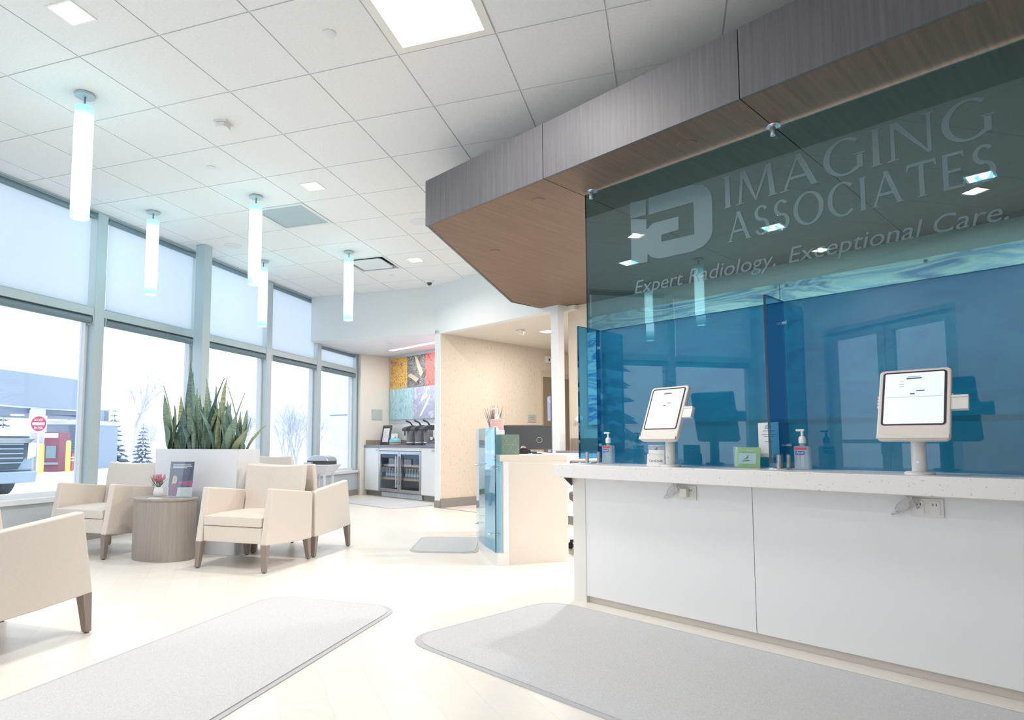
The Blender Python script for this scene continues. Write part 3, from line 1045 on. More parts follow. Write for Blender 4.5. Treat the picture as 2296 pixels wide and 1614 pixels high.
# ================================================================== things on the counter
def tablet(s, t, rz, label):
    P = w(s, t, ZS)
    t_ = thing('check_in_tablet', label, 'tablet', P, st_rot + rz, 'check-in tablets on the counter')
    MB().lathe([(.052, 0), (.052, .008), (.046, .012)], 28).build('base', 'white_plastic', t_, True)
    o = MB().lathe([(.026, .012), (.0255, .12), (.024, .24)], 24).build('pole', 'white_plastic', t_, True)
    MB().tube([(0, -.0255, .05), (0, -.028, .05)], .006, 10).build('lock', 'steel', o)
    hd = MB()
    hd.prism(rrect(-.122, -.16, .122, .155, .018), -.014, .012)
    h_ = hd.build('shell', 'tablet_shell', t_, bevel=0.006, seg=3)
    tilt = math.radians(68)
    h_.rotation_euler = (tilt, 0, 0)
    h_.location = (0, -.035, .285)
    MB().prism(rrect(-.108, -.098, .108, .143, .012), .012, .0135).build('bezel', 'bezel', h_)
    MB().prism(rrect(-.100, -.092, .100, .136, .006), .0135, .0142).build('screen', 'screen_white', h_)
    e = MB().box(-.026, .108, .0142, .026, .114, .0145).box(.008, .052, .0142, .036, .056, .0145).box(-.012, .038, .0142, .004, .043, .0145)
    e.build('screen_buttons', 'ink_blue', h_)
    e = MB()
    for y in (.096, .085, .074):
        e.box(-.05, y, .0142, -.034, y + .002, .0145)
    e.box(-.095, .026, .0142, .095, .0275, .0145).box(-.02, .117, .0142, .02, .120, .0145)
    e.build('screen_lines', 'ink_faint', h_)
    lip = [(-.12, -.157), (.12, -.157), (.12, -.138), (.06, -.138), (.035, -.150), (-.035, -.150), (-.06, -.138), (-.12, -.138)]
    MB().prism(lip, .012, .020).build('chin_lip', 'tablet_shell', h_, bevel=0.003)
    e = MB()
    for y in (.02, .035, .05, .065):
        e.tube([(-.126, y - .03, 0), (-.118, y - .03, 0)], .006, 8).tube([(.118, y - .03, 0), (.126, y - .03, 0)], .006, 8)
    e.build('grip_ribs', 'tablet_shell', h_, True)
    MB().box(.12, -.03, -.012, .175, .03, .008).box(.122, .02, .008, .175, .03, .012).build('card_reader', 'white_plastic', h_, bevel=0.003)
    return t_


tablet(-1.755, 3.13, -0.17, 'white check-in tablet on a post turned to the right, before the credit card leaflets')
tablet(-0.655, 3.13, 0.02, 'white check-in tablet on a post facing straight out at the right')


def sanitizer(s, t, label):
    P = w(s, t, ZS)
    t_ = thing('sanitizer_bottle', label, 'bottle', P, st_rot + .1, 'sanitizer bottles on the counter')
    b = MB().prism(rrect(-.035, -.022, .035, .022, .012), .0, .112).build('bottle', 'gel_clear', t_, bevel=0.006)
    MB().lathe([(.012, .112), (.014, .122), (.014, .128)], 16).build('neck', 'gel_clear', t_, True)
    MB().lathe([(.016, .126), (.016, .15), (.011, .158), (.006, .16), (.006, .182)], 18).build('collar', 'white_plastic', t_, True)
    MB().box(-.026, -.006, .182, .01, .006, .192).build('pump_head', 'white_plastic', t_, bevel=0.002)
    MB().box(-.030, -.0232, .095, .022, -.0224, .106).build('label_band', 'label_red', t_)
    o = MB().box(-.026, -.0232, .072, .012, -.0224, .089).build('label', 'label_blue', t_)
    text('brand', 'Purell', .013, 'paper', o, (-.022, -.0236, .0765), (PI / 2, 0, 0), 0.2, .03)
    return t_


sanitizer(-2.21, 3.22, 'hand sanitizer pump bottle at the left end of the counter')
sanitizer(-1.125, 3.22, 'hand sanitizer pump bottle right of the middle glass divider')

P = w(-1.868, 3.20, ZS)
t_ = thing('leaflet_holder', 'white leaflet holder with credit cards behind the left tablet', 'leaflet holder', P, st_rot)
MB().prism([(-.055, 0), (.055, 0), (.055, .062), (-.05, .066)], -.03, -.026, 'y').build('front', 'white_plastic', t_)
MB().box(-.055, -.026, 0, .055, .02, .006).build('tray', 'white_plastic', t_)
MB().box(-.048, -.02, .006, .050, -.002, .115).build('leaflets', 'paper', t_)
MB().box(-.046, -.0206, .088, .048, -.02, .113).build('picture_strip', 'art_violet', t_)
MB().prism([(-.012, .088), (.012, .088), (.006, .106)], -.0212, -.0208, 'y').build('leaf_logo', 'green_ink', t_)
text('brand', 'CareCredit', .018, 'ink_grey', t_, (-.04, -.0306, .022), (PI / 2, 0, 0), 0, .082)

P = w(-1.39, 3.23, ZS)
t_ = thing('card_stand', 'green framed We Accept card in a clear stand', 'sign stand', P, st_rot)
lean = MB().box(-.062, -.003, 0, .062, .0, .105).build('card', 'green_card', t_)
lean.rotation_euler = (-.12, 0, 0)
MB().box(-.045, -.0036, .022, .042, -.003, .075).build('card_field', 'art_pale', lean)
e = MB()
e.prism([(-.03, .032), (.02, .036), (.0, .043), (-.02, .038)], -.0042, -.0038, 'y').prism([(-.02, .042), (.005, .05), (.004, .068), (-.004, .055)], -.0042, -.0038, 'y')
e.build('leaf_logo', 'green_ink', lean)
text('heading', 'We Accept', .016, 'paper', lean, (0, -.0042, .084), (PI / 2, 0, 0), 0, .06, 'CENTER')
MB().box(-.066, -.006, 0, .066, -.0045, .108).box(-.066, -.006, 0, .066, .045, .003).build('clear_stand', 'clear_plastic', t_)

P = w(-1.303, 3.30, ZS)
t_ = thing('brochure_holder', 'tall clear holder with a white trifold brochure by the middle divider', 'leaflet holder', P, st_rot)
b_ = MB().prism([(-.052, .055), (.048, .055), (.048, .232), (-.052, .228)], -.012, -.002, 'y').build('brochures', 'paper', t_)
text('emblem', 'iD', .03, 'ink_blue', b_, (-.02, -.0125, .198), (PI / 2, 0, 0), 0, .03)
e = MB()
for z, a, b in ((.186, -.03, .03), (.168, -.035, .035), (.158, -.025, .025), (.132, -.02, .02)):
    e.box(a, -.0125, z, b, -.0121, z + .003)
e.build('print_lines', 'ink_grey', b_)
MB().box(-.056, -.016, 0, .052, -.014, .075).box(-.056, -.014, 0, .052, .012, .004).box(-.056, .010, 0, .052, .012, .14).box(-.058, -.016, 0, -.056, .012, .09).build('holder', 'clear_plastic', t_)

# outlets and cords under the counter
for s, nm in ((-1.655, 'left'), (-0.632, 'right')):
    P = w(s, TP, .682)
    t_ = thing('outlet', 'white double power outlet plate under the counter, %s one' % nm, 'outlet', P, st_rot, 'outlets under the counter')
    MB().box(-.055, -.006, -.037, .055, 0, .037).build('plate', 'outlet', t_, bevel=0.002)
    for dx in (-.026, .026):
        o = MB().prism(rrect(dx - .017, -.028, dx + .017, .028, .008), -.008, -.006, 'y').build('receptacle', 'white_plastic', t_)
        MB().box(dx - .007, -.0084, .008, dx - .004, -.008, .018).box(dx + .004, -.0084, .008, dx + .007, -.008, .018).build('slots', 'charcoal', o)
    if nm == 'left':
        MB().box(-.02, -.04, -.022, .018, -.008, .022).build('adapter', 'outlet', t_, bevel=0.003)
    t_ = thing('power_cord', 'white tangled power cord hanging below the counter at the %s outlet' % nm, 'cord', P, st_rot, 'cords under the counter')
    pts = []
    n = 60
    for i in range(n):
        u = i / (n - 1)
        pts.append((-.075 + .05 * math.sin(u * 15) * (0.4 + u * .6), -.028 - .012 * math.cos(u * 11), .055 - .075 * (0.5 - 0.5 * math.cos(u * 12.5)) - .02 * u))
    pts.append((-.03, -.02, -.005))
    pts.append((-.026, -.009, 0))
    MB().tube(pts, .0028, 6).build('cable', 'cord', t_, True)

# ================================================================== seating
def make_chair(label):
    t_ = thing('armchair', label, 'armchair', (0, 0, 0), 0, 'cream upholstered armchairs')
    prof = [(.0, .195), (.07, .603), (.60, .545), (.622, .53), (.615, .165), (.3, .175)]
    for sg in (-1, 1):
        MB().prism(prof, sg * .262, sg * .318, 'x').build('arm', 'upholstery', t_, bevel=0.012, seg=3)
    MB().box(-.26, .022, .20, .26, .56, .318).build('seat_rail', 'upholstery', t_, bevel=0.008)
    vs, fs = [], []
    nx, ny = 8, 8
    for i in range(nx + 1):
        for j in range(ny + 1):
            u, v = i / nx * 2 - 1, j / ny * 2 - 1
            zz = .392 + .022 * (1 - u * u) ** .5 * (1 - v ** 4) ** .5
            vs.append((u * .258, .27 + v * .255, zz))
    n = len(vs)
    vs += [(x, y, .320) for x, y, z in vs]
    for i in range(nx):
        for j in range(ny):
            a = i * (ny + 1) + j
            fs.append((a, a + ny + 1, a + ny + 2, a + 1))
            fs.append((n + a, n + a + 1, n + a + ny + 2, n + a + ny + 1))
    rim = [i * (ny + 1) for i in range(nx + 1)] + [nx * (ny + 1) + j for j in range(1, ny + 1)] + [i * (ny + 1) + ny for i in range(nx - 1, -1, -1)] + list(range(ny - 1, 0, -1))
    for k in range(len(rim)):
        a, b = rim[k], rim[(k + 1) % len(rim)]
        fs.append((a, b, n + b, n + a))
    e = MB().add(vs, fs)
    e.build('seat_cushion', 'upholstery', t_, True, bevel=0.01, seg=3)
    # backrest: leaning slab with a dipped top edge and curved face
    vs, fs = [], []
    nx, nz = 12, 6
    for layer in (0, 1):
        for i in range(nx + 1):
            u = i / nx * 2 - 1
            for k in range(nz + 1):
                v = k / nz
                hw = .258 + .022 * max(0, min(1, (v - .35) / .2))
                top = .765 - .014 * (1 - u * u)
                z = .33 + (top - .33) * v
                y = .475 + .075 * v + .012 * (1 - u * u) * (1 if layer == 0 else .3)
                if layer:
                    y += .07 - .02 * v
                vs.append((u * hw, y, z))
    n = (nx + 1) * (nz + 1)
    for i in range(nx):
        for k in range(nz):
            a = i * (nz + 1) + k
            fs.append((a, a + nz + 1, a + nz + 2, a + 1))
            fs.append((n + a, n + a + 1, n + a + nz + 2, n + a + nz + 1))
    rim = [i * (nz + 1) for i in range(nx + 1)] + [nx * (nz + 1) + k for k in range(1, nz + 1)] + [i * (nz + 1) + nz for i in range(nx - 1, -1, -1)] + list(range(nz - 1, 0, -1))
    for k in range(len(rim)):
        a, b = rim[k], rim[(k + 1) % len(rim)]
        fs.append((a, b, n + b, n + a))
    MB().add(vs, fs).build('backrest', 'upholstery', t_, True, bevel=0.014, seg=3)
    for sg in (-1, 1):
        for (y0, y1) in ((.03, .012), (.575, .60)):
            x0, x1 = sg * .288, sg * .296
            a, b = .026, .016
            vs = [(x0 + dx * a, y0 + dy * a, .20) for dx, dy in ((-1, -1), (1, -1), (1, 1), (-1, 1))] + [(x1 + dx * b, y1 + dy * b, .006) for dx, dy in ((-1, -1), (1, -1), (1, 1), (-1, 1))]
            lg = MB().add(vs, [(0, 1, 2, 3), (7, 6, 5, 4), (0, 4, 5, 1), (1, 5, 6, 2), (2, 6, 7, 3), (3, 7, 4, 0)]).build('leg', 'leg_wood', t_, bevel=0.003)
            MB().lathe([(.011, 0), (.013, .006)], 10, (x1, y1, 0)).build('glide', 'charcoal', lg)
    return t_


ch = make_chair('cream upholstered armchair in the middle, facing the camera, right of the oval table')
ch.location = (-3.09, 3.905, 0)
dup(ch, (-3.09, 5.185, 0), PI, 'cream armchair back to back behind the middle one, seen from its side')
dup(ch, (-4.637, 3.93, 0), 0, 'cream armchair by the window, left of the oval table')
dup(ch, (-3.06, 2.44, 0), PI, 'large foreground cream armchair cut off by the left edge of the picture')
dup(ch, (-5.0, 7.75, 0), PI, 'cream armchair half hidden behind the planter by the far windows')

t_ = thing('oval_table', 'grey wood oval drum side table between the armchairs', 'side table', (-3.94, 4.16, 0))
MB().lathe([(.985, 0), (1.0, .004), (1.0, .478)], 48, (0, 0, 0), (.272, .193)).build('drum', 'table_wood', t_, True)
MB().lathe([(1.0, .478), (1.0, .492)], 48, (0, 0, 0), (.282, .202)).build('top', 'table_wood', t_, True)

# flower vase on the table
t_ = thing('flower_vase', 'small white vase with a pink protea on the oval table', 'vase', (-4.055, 4.20, .492))
MB().lathe([(.028, 0), (.038, .012), (.040, .035), (.034, .062), (.029, .078), (.025, .078)], 26).build('vase', 'ceramic', t_, True)
e = MB()
for k in range(16):
    an = k * 2.399
    r0 = .012 + .02 * (k % 4) / 3
    e.tube([(r0 * .4 * math.cos(an), r0 * .4 * math.sin(an), .12), (r0 * 1.4 * math.cos(an), r0 * 1.4 * math.sin(an), .15), (r0 * 1.5 * math.cos(an), r0 * 1.5 * math.sin(an), .185)], [.006, .009, .001], 5)
fl = e.build('protea_head', 'petal_pink', t_, True)
MB().lathe([(.006, .11), (.022, .125), (.024, .15), (.012, .172)], 12).build('protea_core', 'petal_grey', fl, True)
MB().tube([(0, 0, .06), (.004, 0, .12)], .004, 6).build('stem', 'stem_green', t_)
for k in range(7):
    an = k * .95
    e = MB()
    ca, sa_ = math.cos(an), math.sin(an)
    L_ = .06 + .02 * (k % 3)
    pts = [(ca * .01, sa_ * .01, .075), (ca * L_ * .6, sa_ * L_ * .6, .105 + .02 * (k % 2)), (ca * L_, sa_ * L_, .12 + .03 * (k % 3))]
    nrm = Vector((-sa_, ca, 0)) * .008
    vs = [Vector(pts[0]) - nrm * .4, Vector(pts[0]) + nrm * .4, Vector(pts[1]) + nrm, Vector(pts[1]) - nrm, Vector(pts[2])]
    e.add([tuple(v) for v in vs] + [tuple(v + Vector((0, 0, .001))) for v in vs], [(0, 1, 2, 3), (3, 2, 4), (8, 7, 6, 5), (9, 7, 8)])
    e.build('leaf', 'stem_green', t_)
# flyer in a clear stand
t_ = thing('flyer_stand', 'purple and white announcement flyer in a clear stand on the oval table', 'sign stand', (-3.835, 4.20, .492), .04)
fl = MB().box(-.118, -.002, .006, .118, 0, .292).build('flyer', 'paper', t_)
fl.rotation_euler = (-.10, 0, 0)
MB().prism([(-.118, .075), (.118, .085), (.118, .292), (-.118, .292)], -.0026, -.0021, 'y').build('dark_field', 'purple', fl)
MB().prism([(-.02, .125), (.118, .14), (.118, .085), (.05, .10), (-.02, .112)], -.0030, -.0026, 'y').build('swoosh', 'magenta', fl)
pp = MB().prism([(-.112, .008), (-.03, .008), (-.025, .07), (-.035, .105), (-.055, .118), (-.085, .116), (-.104, .10), (-.115, .06)], -.0034, -.0031, 'y').build('portrait_clothes', 'plum', fl)
MB().prism([(-.075, .11), (-.045, .11), (-.036, .14), (-.042, .168), (-.06, .178), (-.078, .168), (-.084, .14), (-.085, .10)], -.0037, -.0034, 'y').build('portrait_hair', 'blonde', fl)
MB().prism([(-.066, .125), (-.052, .125), (-.047, .145), (-.05, .16), (-.06, .166), (-.069, .16), (-.071, .145)], -.0040, -.0037, 'y').build('portrait_face', 'skin', fl)
e = MB()
for z, b in ((.262, .09), (.250, .10), (.238, .05)):
    e.box(-.09, -.0030, z, b, -.0026, z + .007)
e.build('heading_lines', 'paper', fl)
e = MB()
for z in (.215, .205, .195, .185):
    e.box(-.09, -.0030, z, .085, -.0026, z + .003)
e.build('body_lines', 'ink_grey', fl)
MB().box(-.122, -.0065, 0, .122, -.005, .296).build('clear_sheet', 'clear_plastic', t_).rotation_euler = (-.10, 0, 0)
MB().box(-.122, -.01, 0, .122, .07, .003).build('foot', 'clear_plastic', t_)
t_ = thing('paper_slip', 'small white paper slip lying on the oval table', 'paper', (-3.955, 4.06, .492), .3)
MB().box(-.05, -.025, 0, .05, .025, .0015).build('sheet', 'paper', t_)

# planter with snake plants
t_ = thing('planter', 'tall white rectangular planter box behind the armchairs', 'planter', (-3.8825, 4.42, 0))
e = MB()
W_, D_ = .432, .32
e.box(-W_, 0, .0, W_, .018, .885).box(-W_, D_ - .018, 0, W_, D_, .885).box(-W_, .018, 0, -W_ + .018, D_ - .018, .885).box(W_ - .018, .018, 0, W_, D_ - .018, .885)
e.build('shell', 'planter_white', t_, bevel=0.003)
MB().box(-W_ + .018, .018, .78, W_ - .018, D_ - .018, .83).build('soil', 'soil', t_)


def leaf_mesh(name, L_, wd, bend, twist, m):
    vs, fs = [], []
    n = 9
    for i in range(n + 1):
        u = i / n
        ww = wd * (0.55 + 0.55 * math.sin(min(1, u * 1.15) * PI * .62)) * (1 - u ** 3.2) + .0008
        yb = bend * u * u
        ang = twist * u
        ca, sa_ = math.cos(ang), math.sin(ang)
        for sx, dz in ((-1, 0), (0, -.012), (1, 0)):
            x, y = sx * ww, dz * (1 - u) + abs(sx) * .006
            vs.append((x * ca - y * sa_, x * sa_ + y * ca + yb, L_ * u))
    for i in range(n):
        for k in range(2):
            a = i * 3 + k
            fs.append((a, a + 1, a + 4, a + 3))
    me = bpy.data.meshes.new(name)
    me.from_pydata(vs, [], fs)
    for p in me.polygons:
        p.use_smooth = True
    me.materials.append(MATS[m])
    return me


LV = [leaf_mesh('leaf_a', 1, .035, .06, .9, 'leaf_green'), leaf_mesh('leaf_b', 1, .032, .14, -.7, 'leaf_dark'), leaf_mesh('leaf_c', 1, .034, -.08, .5, 'leaf_pale'),
      leaf_mesh('leaf_d', 1, .036, .02, -1.2, 'leaf_green'), leaf_mesh('leaf_e', 1, .030, .18, .4, 'leaf_dark')]
pl = thing('snake_plant', 'dense row of tall pointed green snake plant leaves in the white planter', 'plant', (-3.892, 4.42, .82))
TIPS = [(433, 812), (424, 824), (388, 864), (362, 885), (418, 840), (445, 842), (475, 846), (500, 846), (507, 860), (555, 873), (568, 927), (360, 943), (530, 878), (484, 866), (461, 848), (470, 852), (408, 882), (402, 884), (558, 918), (545, 915), (450, 870), (487, 920), (395, 930), (460, 942), (525, 915)]
for k, (tx, ty) in enumerate(TIPS + [(0, 0)] * 62):
    o = bpy.data.objects.new('leaf', LV[k % 5])
    C.objects.link(o)
    o.parent = pl
    y0 = .05 + .22 * random.random()
    d = FW + RT * ((tx - PPX) / F) - UP * ((ty - PPY) / F) if k < len(TIPS) else None
    if d is not None:
        Yt = 4.42 + y0
        P = d * (Yt / d.y)
        xt, zt = P.x + 3.892, P.z + HC - .82
        x0 = max(-.36, min(.36, xt * .72 + random.uniform(-.05, .05)))
        v = Vector((xt - x0, random.uniform(-.02, .02), zt))
    else:
        x0 = random.uniform(-.36, .36)
        hh = random.uniform(.30, .60) * (1 - .3 * abs(x0) / .36)
        v = Vector((x0 * .35 + random.uniform(-.07, .07), random.uniform(-.05, .05), hh))
    o.location = (x0, y0, 0)
    o.rotation_mode = 'QUATERNION'
    o.rotation_quaternion = v.to_track_quat('Z', 'Y') @ Matrix.Rotation(random.uniform(-.75, .75), 3, 'Z').to_quaternion()
    L_ = v.length
    o.scale = (random.uniform(.95, 1.35), 1.0, L_)

# white stand with a domed steel bin lid by the far window
t_ = thing('white_stand', 'small white stand with tapered apron by the far window', 'stand', (-5.09, 8.55, 0))
vs = [(-.22, -.2, .585), (.22, -.2, .585), (.22, .2, .585), (-.22, .2, .585), (-.13, -.13, .46), (.13, -.13, .46), (.13, .13, .46), (-.13, .13, .46)]
MB().add(vs, [(0, 1, 2, 3), (7, 6, 5, 4), (0, 4, 5, 1), (1, 5, 6, 2), (2, 6, 7, 3), (3, 7, 4, 0)]).build('apron', 'planter_white', t_)
MB().box(-.23, -.21, .585, .23, .21, .605).build('top', 'planter_white', t_, bevel=0.003)
for sx in (-1, 1):
    for sy in (-1, 1):
        MB().box(sx * .12 - .015, sy * .12 - .015, 0, sx * .12 + .015, sy * .12 + .015, .46).build('leg', 'planter_white', t_)
t_ = thing('domed_dispenser', 'brushed steel roll-top dome with black base on the white stand', 'dispenser', (-5.09, 8.55, .605))
MB().prism(rrect(-.2, -.15, .2, .15, .06), 0, .05).build('base', 'charcoal', t_, bevel=0.004)
arcp = [(-.195, .05)] + [(-.195 + .0 + .39 * k / 12, .05 + .09 * math.sin(PI * k / 12) ** .45) for k in range(1, 12)] + [(.195, .05)]
MB().prism(arcp, -.145, .145, 'y').build('dome', 'steel', t_, bevel=0.01, seg=3)
t_ = thing('wipes_box', 'small pale blue box on the edge of the white stand', 'box', (-5.215, 8.365, .605))
MB().box(-.06, -.025, 0, .06, .025, .035).build('carton', 'art_pale', t_, bevel=0.002)

# ================================================================== floor mats
def floormat(poly, label, rz=0.0, loc=(0, 0, 0)):
    t_ = thing('floor_mat', label, 'floor mat', loc, rz, 'grey floor mats')
    MB().prism(poly, 0, .004).build('border', 'mat_edge', t_)
    cx = sum(p[0] for p in poly) / len(poly)
    cy = sum(p[1] for p in poly) / len(poly)
    xs = [p[0] for p in poly]
    ys = [p[1] for p in poly]
    kx = 1 - .05 / (max(xs) - min(xs))
    ky = 1 - .05 / (max(ys) - min(ys))
    MB().prism([(cx + (x - cx) * kx, cy + (y - cy) * ky) for x, y in poly], .004, .008).build('pile', 'mat_grey', t_)


floormat(rrect(-2.335, .2, -1.47, 3.37, .16), 'grey entrance runner mat left of centre in the foreground', 0, (0, 0, 0))
floormat(rrect(-2.47, 1.86, 1.2, 2.985, .17), 'wide grey mat along the foot of the reception desk', st_rot)
t_mat = rrect(-.30, -.45, .30, .45, .11)
floormat(t_mat, 'small grey mat beside the glass-fronted check-in desk', .24, (-1.965, 5.55, 0))
floormat(rrect(-.8, -.42, .8, .42, .16), 'grey mat in front of the coffee bar fridge', st_rot, tuple(w(-8.05, 5.72)))

# ================================================================== coffee alcove
t_ = thing('base_cabinet', 'white base cabinet left of the coffee bar fridge', 'cabinet', (0, 0, 0), st_rot)
MB().box(-9.605, 6.42, .09, -9.165, 6.94, .855).build('body', 'laminate_white', t_)
d_ = MB().box(-9.60, 6.40, .10, -9.17, 6.42, .85).build('door', 'laminate_white', t_, bevel=0.002)
MB().box(-9.25, 6.385, .80, -9.20, 6.40, .815).build('pull', 'steel', d_)
MB().box(-9.6, 6.46, 0, -9.165, 6.94, .09).build('toe_kick', 'base_grey', t_)
t_ = thing('base_cabinet', 'white base cabinet right of the fridge beside the pillar', 'cabinet', (0, 0, 0), st_rot)
MB().box(-7.975, 6.42, .09, -7.08, 6.94, .855).build('body', 'laminate_white', t_)
d_ = MB().box(-7.97, 6.40, .10, -7.53, 6.42, .85).build('door', 'laminate_white', t_, bevel=0.002)
MB().box(-7.70, 6.385, .80, -7.63, 6.40, .815).build('pull', 'steel', d_)
MB().box(-7.52, 6.40, .10, -7.085, 6.42, .85).build('door', 'laminate_white', t_, bevel=0.002)
MB().box(-7.97, 6.46, 0, -7.08, 6.94, .09).build('toe_kick', 'base_grey', t_)
fr_ = thing('beverage_fridge', 'two-door glass front beverage fridge under the coffee counter', 'fridge', (0, 0, 0), st_rot)
MB().box(-9.16, 6.46, .0, -9.145, 6.93, .80).box(-7.995, 6.46, 0, -7.98, 6.93, .80).box(-9.145, 6.91, .0, -7.995, 6.93, .80).box(-9.145, 6.46, .09, -7.995, 6.91, .11).box(-9.145, 6.46, .785, -7.995, 6.91, .80).build('cabinet', 'fridge_dark', fr_)
MB().box(-9.16, 6.405, .80, -7.98, 6.93, .855).build('top_rail', 'laminate_white', fr_)
for z in (.30, .53):
    MB().box(-9.145, 6.47, z, -7.995, 6.9, z + .035).build('shelf', 'shelf_wood', fr_)
for k, (a, b) in enumerate(((-9.158, -8.573), (-8.567, -7.982))):
    d_ = MB()
    d_.box(a, 6.40, .10, b, 6.44, .15).box(a, 6.40, .74, b, 6.44, .79).box(a, 6.40, .15, a + .045, 6.44, .74).box(b - .045, 6.40, .15, b, 6.44, .74)
    d_ = d_.build('door', 'steel', fr_, bevel=0.002)
    MB().box(a + .045, 6.41, .15, b - .045, 6.416, .74).build('pane', 'fridge_glass', d_)
    hx = b - .03 if k == 0 else a + .03
    MB().tube([(hx, 6.36, .18), (hx, 6.36, .71)], .013, 10).tube([(hx, 6.36, .21), (hx, 6.40, .21)], .008, 8).tube([(hx, 6.36, .68), (hx, 6.40, .68)], .008, 8).build('handle', 'chrome', d_, True)
for k in range(2):
    a = -9.13 + k * .57
    gr = MB()
    for i in range(20):
        gr.box(a + .01 + i * .0275, 6.435, .015, a + .022 + i * .0275, 6.45, .08)
    gr.box(a, 6.45, .005, a + .555, 6.458, .088)
    gr.build('vent_grille', 'sill_white', fr_)
bt = None
for k in range(12):
    s = -9.07 + (k % 6) * .078 + (0 if k < 6 else .565)
    P = w(s, 6.52, .335)
    lb = 'small clear water bottle in the fridge, %s from the left behind the %s door' % (('first', 'second', 'third', 'fourth', 'fifth', 'sixth')[k % 6], 'left' if k < 6 else 'right')
    if bt is None:
        bt = thing('water_bottle', lb, 'bottle', P, st_rot, 'water bottles in the fridge')
        MB().lathe([(.026, 0), (.028, .008), (.028, .09), (.022, .115), (.011, .135), (.011, .148)], 14).build('bottle', 'bottle_glass', bt, True)
        MB().lathe([(.0125, .146), (.0125, .16)], 12).build('cap', 'white_plastic', bt)
        MB().lathe([(.0285, .03), (.0285, .075)], 14).build('label_wrap', 'art_pale', bt)
    else:
        dup(bt, P, st_rot, lb)
t_ = thing('coffee_counter', 'grey-lilac stone countertop of the coffee bar', 'countertop', (0, 0, 0), st_rot)
MB().box(-9.606, 6.38, .857, -7.075, 6.945, .895).build('slab', 'stone_dark', t_, bevel=0.002)
t_ = thing('backsplash', 'low brown stone upstand along the alcove walls behind the coffee counter', 'backsplash', (0, 0, 0), st_rot)
MB().box(-9.606, 6.42, .895, -9.596, 6.93, .985).build('side_splash', 'brown_panel', t_)
MB().box(-9.596, 6.93, .895, -7.075, 6.945, .985).build('back_splash', 'brown_panel', t_)

ZA = .895
t_ = thing('picture_frame', 'dark framed notice leaning on the alcove wall at the counter left', 'picture frame', w(-9.36, 6.66, ZA), st_rot - .15)
fr = MB().box(-.17, 0, 0, .17, .015, .36).build('frame', 'frame_black', t_)
fr.rotation_euler = (-.16, 0, 0)
MB().box(-.115, -.002, .055, .115, 0, .305).build('notice', 'paper', fr)
e = MB()
for z in (.25, .22, .18, .14):
    e.box(-.07, -.003, z, .07, -.002, z + .006)
e.build('print_lines', 'ink_faint', fr)
t_ = thing('picture_frame', 'small white framed card behind the teal sugar bowl', 'picture frame', w(-9.02, 6.60, ZA), st_rot)
fr = MB().box(-.085, 0, 0, .085, .012, .205).build('frame', 'white_plastic', t_)
fr.rotation_euler = (-.16, 0, 0)
MB().box(-.062, -.002, .025, .062, 0, .18).build('mat_line', 'frame_black', fr)
MB().box(-.058, -.003, .029, .058, -.002, .176).build('card', 'paper', fr)
t_ = thing('sugar_bowl', 'lidded teal ceramic bowl with terracotta foot on the coffee counter', 'bowl', w(-8.82, 6.50, ZA))
MB().lathe([(.09, 0), (.10, .012), (.095, .035)], 28).build('foot', 'terracotta', t_, True)
MB().lathe([(.09, .035), (.102, .05), (.098, .085), (.07, .115), (.02, .125)], 28).build('bowl', 'teal', t_, True)
MB().lathe([(.012, .125), (.018, .138), (.01, .15)], 12).build('knob', 'teal', t_, True)
ap = None
for k, s in enumerate((-8.43, -8.20, -7.97)):
    lb = 'dark thermal coffee airpot with pump lever, %s of three on the counter' % ('left', 'middle', 'right')[k]
    if ap is None:
        ap = thing('airpot', lb, 'airpot', w(s, 6.55, ZA), st_rot, 'coffee airpots')
        MB().lathe([(.085, 0), (.085, .022), (.078, .03)], 26).build('base', 'charcoal', ap, True)
        MB().lathe([(.078, .03), (.078, .245), (.074, .25)], 26).build('body', 'fridge_dark', ap, True)
        MB().prism([(-.16, .265), (-.13, .30), (.02, .335), (.085, .33), (.085, .25), (-.085, .25), (-.09, .24), (-.145, .235)], -.055, .055, 'x').build('head', 'charcoal', ap, bevel=0.01)
        MB().tube([(0, -.13, .27), (0, -.135, .16)], .012, 8).build('spout', 'charcoal', ap, True)
        MB().tube([(0, .03, .325), (0, -.02, .38), (0, -.11, .41)], [.014, .012, .018], 8).build('lever', 'charcoal', ap, True)
        o = MB().lathe([(.0785, .04), (.0785, .05)], 26).build('ring', 'chrome', ap, True)
    else:
        dup(ap, w(s, 6.55, ZA), st_rot, lb)
t_ = thing('condiment_tray', 'slanted dark tray of cups and lids at the right end of the coffee counter', 'organizer', w(-7.72, 6.52, ZA), st_rot)
MB().prism([(-.12, 0), (.12, 0), (.12, .16), (.1, .17), (-.12, .04)], -.12, .12, 'x').build('rack', 'charcoal', t_)
MB().box(-.115, -.135, .0, .115, -.122, .03).build('front_lip', 'stone_dark', t_)
for k in range(3):
    MB().lathe([(.02, 0), (.028, .05)], 14, (-.07 + k * .065, -.05 + k * .03, .085 + k * .02)).build('cup', 'paper', t_, True)

